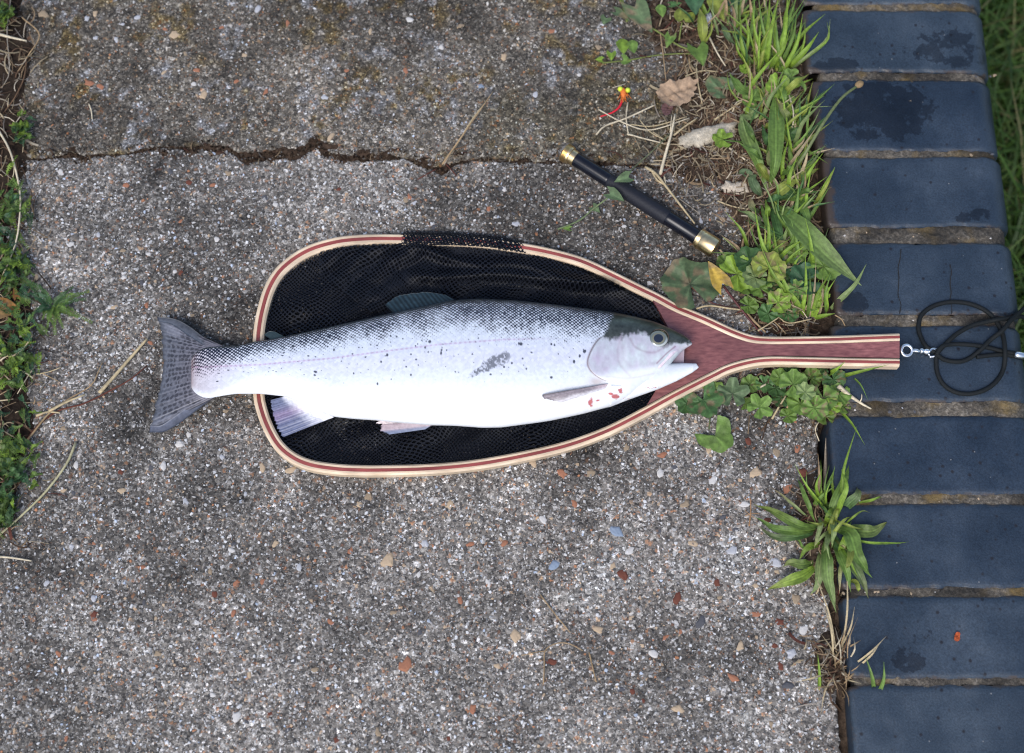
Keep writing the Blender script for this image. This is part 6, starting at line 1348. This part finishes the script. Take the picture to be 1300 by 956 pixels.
# brown dead leaf
def crumple(px, py, z, R, rot, col, seed, asp=.65):
    g = np.random.default_rng(seed); nr, na = 9, 40
    a = np.linspace(0, 2 * math.pi, na, endpoint=False); r = np.linspace(0, 1, nr)
    rad = (.8 + .35 * vnoise(a * 1.6, a * 0 + seed, 2)) * (1 + .07 * np.sin(a * 13)); rr = r[:, None] * rad[None]
    X = rr * np.cos(a)[None]; Y = rr * np.sin(a)[None] * asp
    Zz = .38 * (fbm(X * 2.2 + seed, Y * 2.2, seed, 3) - .4) + .10 * np.abs(np.sin(X * 9 + Y * 3)) + .12 * rr ** 2
    c0 = P(px, py, z * 1e-3); s = R * SC; Xr = X * math.cos(rot) - Y * math.sin(rot); Yr = X * math.sin(rot) + Y * math.cos(rot)
    V = np.stack([c0[0] + Xr * s, c0[1] + Yr * s, c0[2] + Zz * s], -1)
    cc = np.array(col) * (0.7 + .5 * vnoise(X * 7, Y * 7, seed)[..., None]) * (1 - .3 * np.exp(-((Y + .1 * X) / .05) ** 2))[..., None]
    return V.reshape(-1, 3), grid_faces(nr, na, True)[:, ::-1].copy(), cc.reshape(-1, 3)
v, f, c = crumple(858, 119, 7, 31, .45, (.42, .29, .19), 5); solo('dead_leaf', v, f, M_dry, 'crumpled brown dead leaf lying on the soil', 'leaf', cols=c)
v, f, c = crumple(848, 137, 5, 12, 1.2, (.15, .08, .08), 9); solo('dead_leaf', v, f, M_dry, 'small dark purple dead leaf below the crumpled brown one', 'leaf', cols=c)
v, f, c = crumple(925, 152, 6, 10, .2, (.20, .11, .07), 12); solo('dead_leaf', v, f, M_dry, 'small red brown dead leaf above the pale stone chunk', 'leaf', cols=c)
v, f, c = crumple(1215, 808, 13.2, 5.5, 1.2, (.42, .09, .03), 15); solo('leaf_fragment', v, f, M_dry, 'tiny orange leaf fragment on the lowest visible brick', 'leaf', cols=c)
# pale chunks
def chunk(px, py, z, L, Wd, H, rot, col, seed, label):
    nu_, nv_ = 40, 24; u = np.linspace(0, math.pi, nu_); w = np.linspace(0, 2 * math.pi, nv_, endpoint=False)
    X = np.cos(u)[:, None] * np.ones((1, nv_)) ; rr = np.abs(np.sin(u))[:, None] ** .55
    Y = rr * np.cos(w)[None]; Zz = rr * np.sin(w)[None]; d = 1 + .75 * (fbm(X * 3.2 + seed, Y * 1.4 + Zz * 1.2, seed, 5) - .5)
    X, Y, Zz = X * d * L, Y * d * Wd, Zz * d * H; c0 = P(px, py, z * 1e-3)
    V = np.stack([c0[0] + (X * math.cos(rot) - Y * math.sin(rot)) * SC, c0[1] + (X * math.sin(rot) + Y * math.cos(rot)) * SC, c0[2] + Zz * SC], -1)
    cc = np.array(col) * (.55 + .75 * fbm(X / 4, Y / 4 + Zz / 4, seed + 3, 4)[..., None])
    return solo('stone_chunk', V.reshape(-1, 3), grid_faces(nu_, nv_, True)[:, ::-1].copy(), attr_mat('pale_stone', .9, .2, 500, .4, .8, 900), label, 'stone', cols=cc.reshape(-1, 3), smooth=True)
chunk(898, 172, 3, 41, 13, 9, .30, (.56, .49, .38), 3, 'long pale crumbly stone chunk lying on the soil')
chunk(935, 239, 3, 20, 9, 8, -.08, (.60, .51, .40), 6, 'short pale stone chunk near the plantain base')
chunk(925, 11, 4, 16, 6, 6, -.2, (.58, .60, .64), 8, 'whitish stone chip under leaves at the top edge')
chunk(899, 24, 4, 5, 9, 6, 0.1, (.62, .64, .70), 9, 'small white stone chip between yellow green leaves at top')

# fishing fly
r = plant('fishing_fly', 790, 122, 'small red tailed fishing fly with yellow bead eyes on concrete', 'lure')
its = []
for k in range(26):
    a = gr2.uniform(-2.3, -.8); x0, y0 = 791 + gr2.gauss(0, 1.6), 118 + gr2.gauss(0, 3); Lq = gr2.uniform(5, 11)
    its.append(stalk([(x0, y0, 3), (x0 + Lq * .5 * math.cos(a), y0 - Lq * .5 * math.sin(a), 5), (x0 + Lq * math.cos(a), y0 - Lq * math.sin(a), 3)], 1.5, .6, np.array([.75, .20, .03]) * gr2.uniform(.7, 1.1), 5, 4))
its.append((*tube(wpath([(791, 112, 3), (791.5, 118, 3.4), (791, 126, 3)], 7), np.array([2, 3.2, 3.8, 4, 3.4, 2.6, 1.4]) * SC, 8), np.array([.70, .18, .03])))
v, f, c = merge(its); part('body', v, f, M_lure, r, c)
v, f = tube(wpath([(790, 127, 3), (786, 136, 3), (777, 143, 2.5), (762, 148, 2)], 14), np.linspace(1.7, .9, 14) * SC, 7); part('tail', v, f, M_lure, r, np.array([.60, .012, .03]))
for (x, y) in ((787.5, 113), (797, 114.5)):
    u = np.linspace(0, math.pi, 9); w = np.linspace(0, 2 * math.pi, 12, endpoint=False); c0 = P(x, y, .004)
    S_ = np.stack([np.sin(u)[:, None] * np.cos(w)[None], np.sin(u)[:, None] * np.sin(w)[None], np.cos(u)[:, None] * np.ones((1, 12))], -1) * 3.6 * SC
    part('bead_eye', (c0 + S_).reshape(-1, 3), grid_faces(9, 12, True), M_lure, r, np.array([.62, .72, .05]))
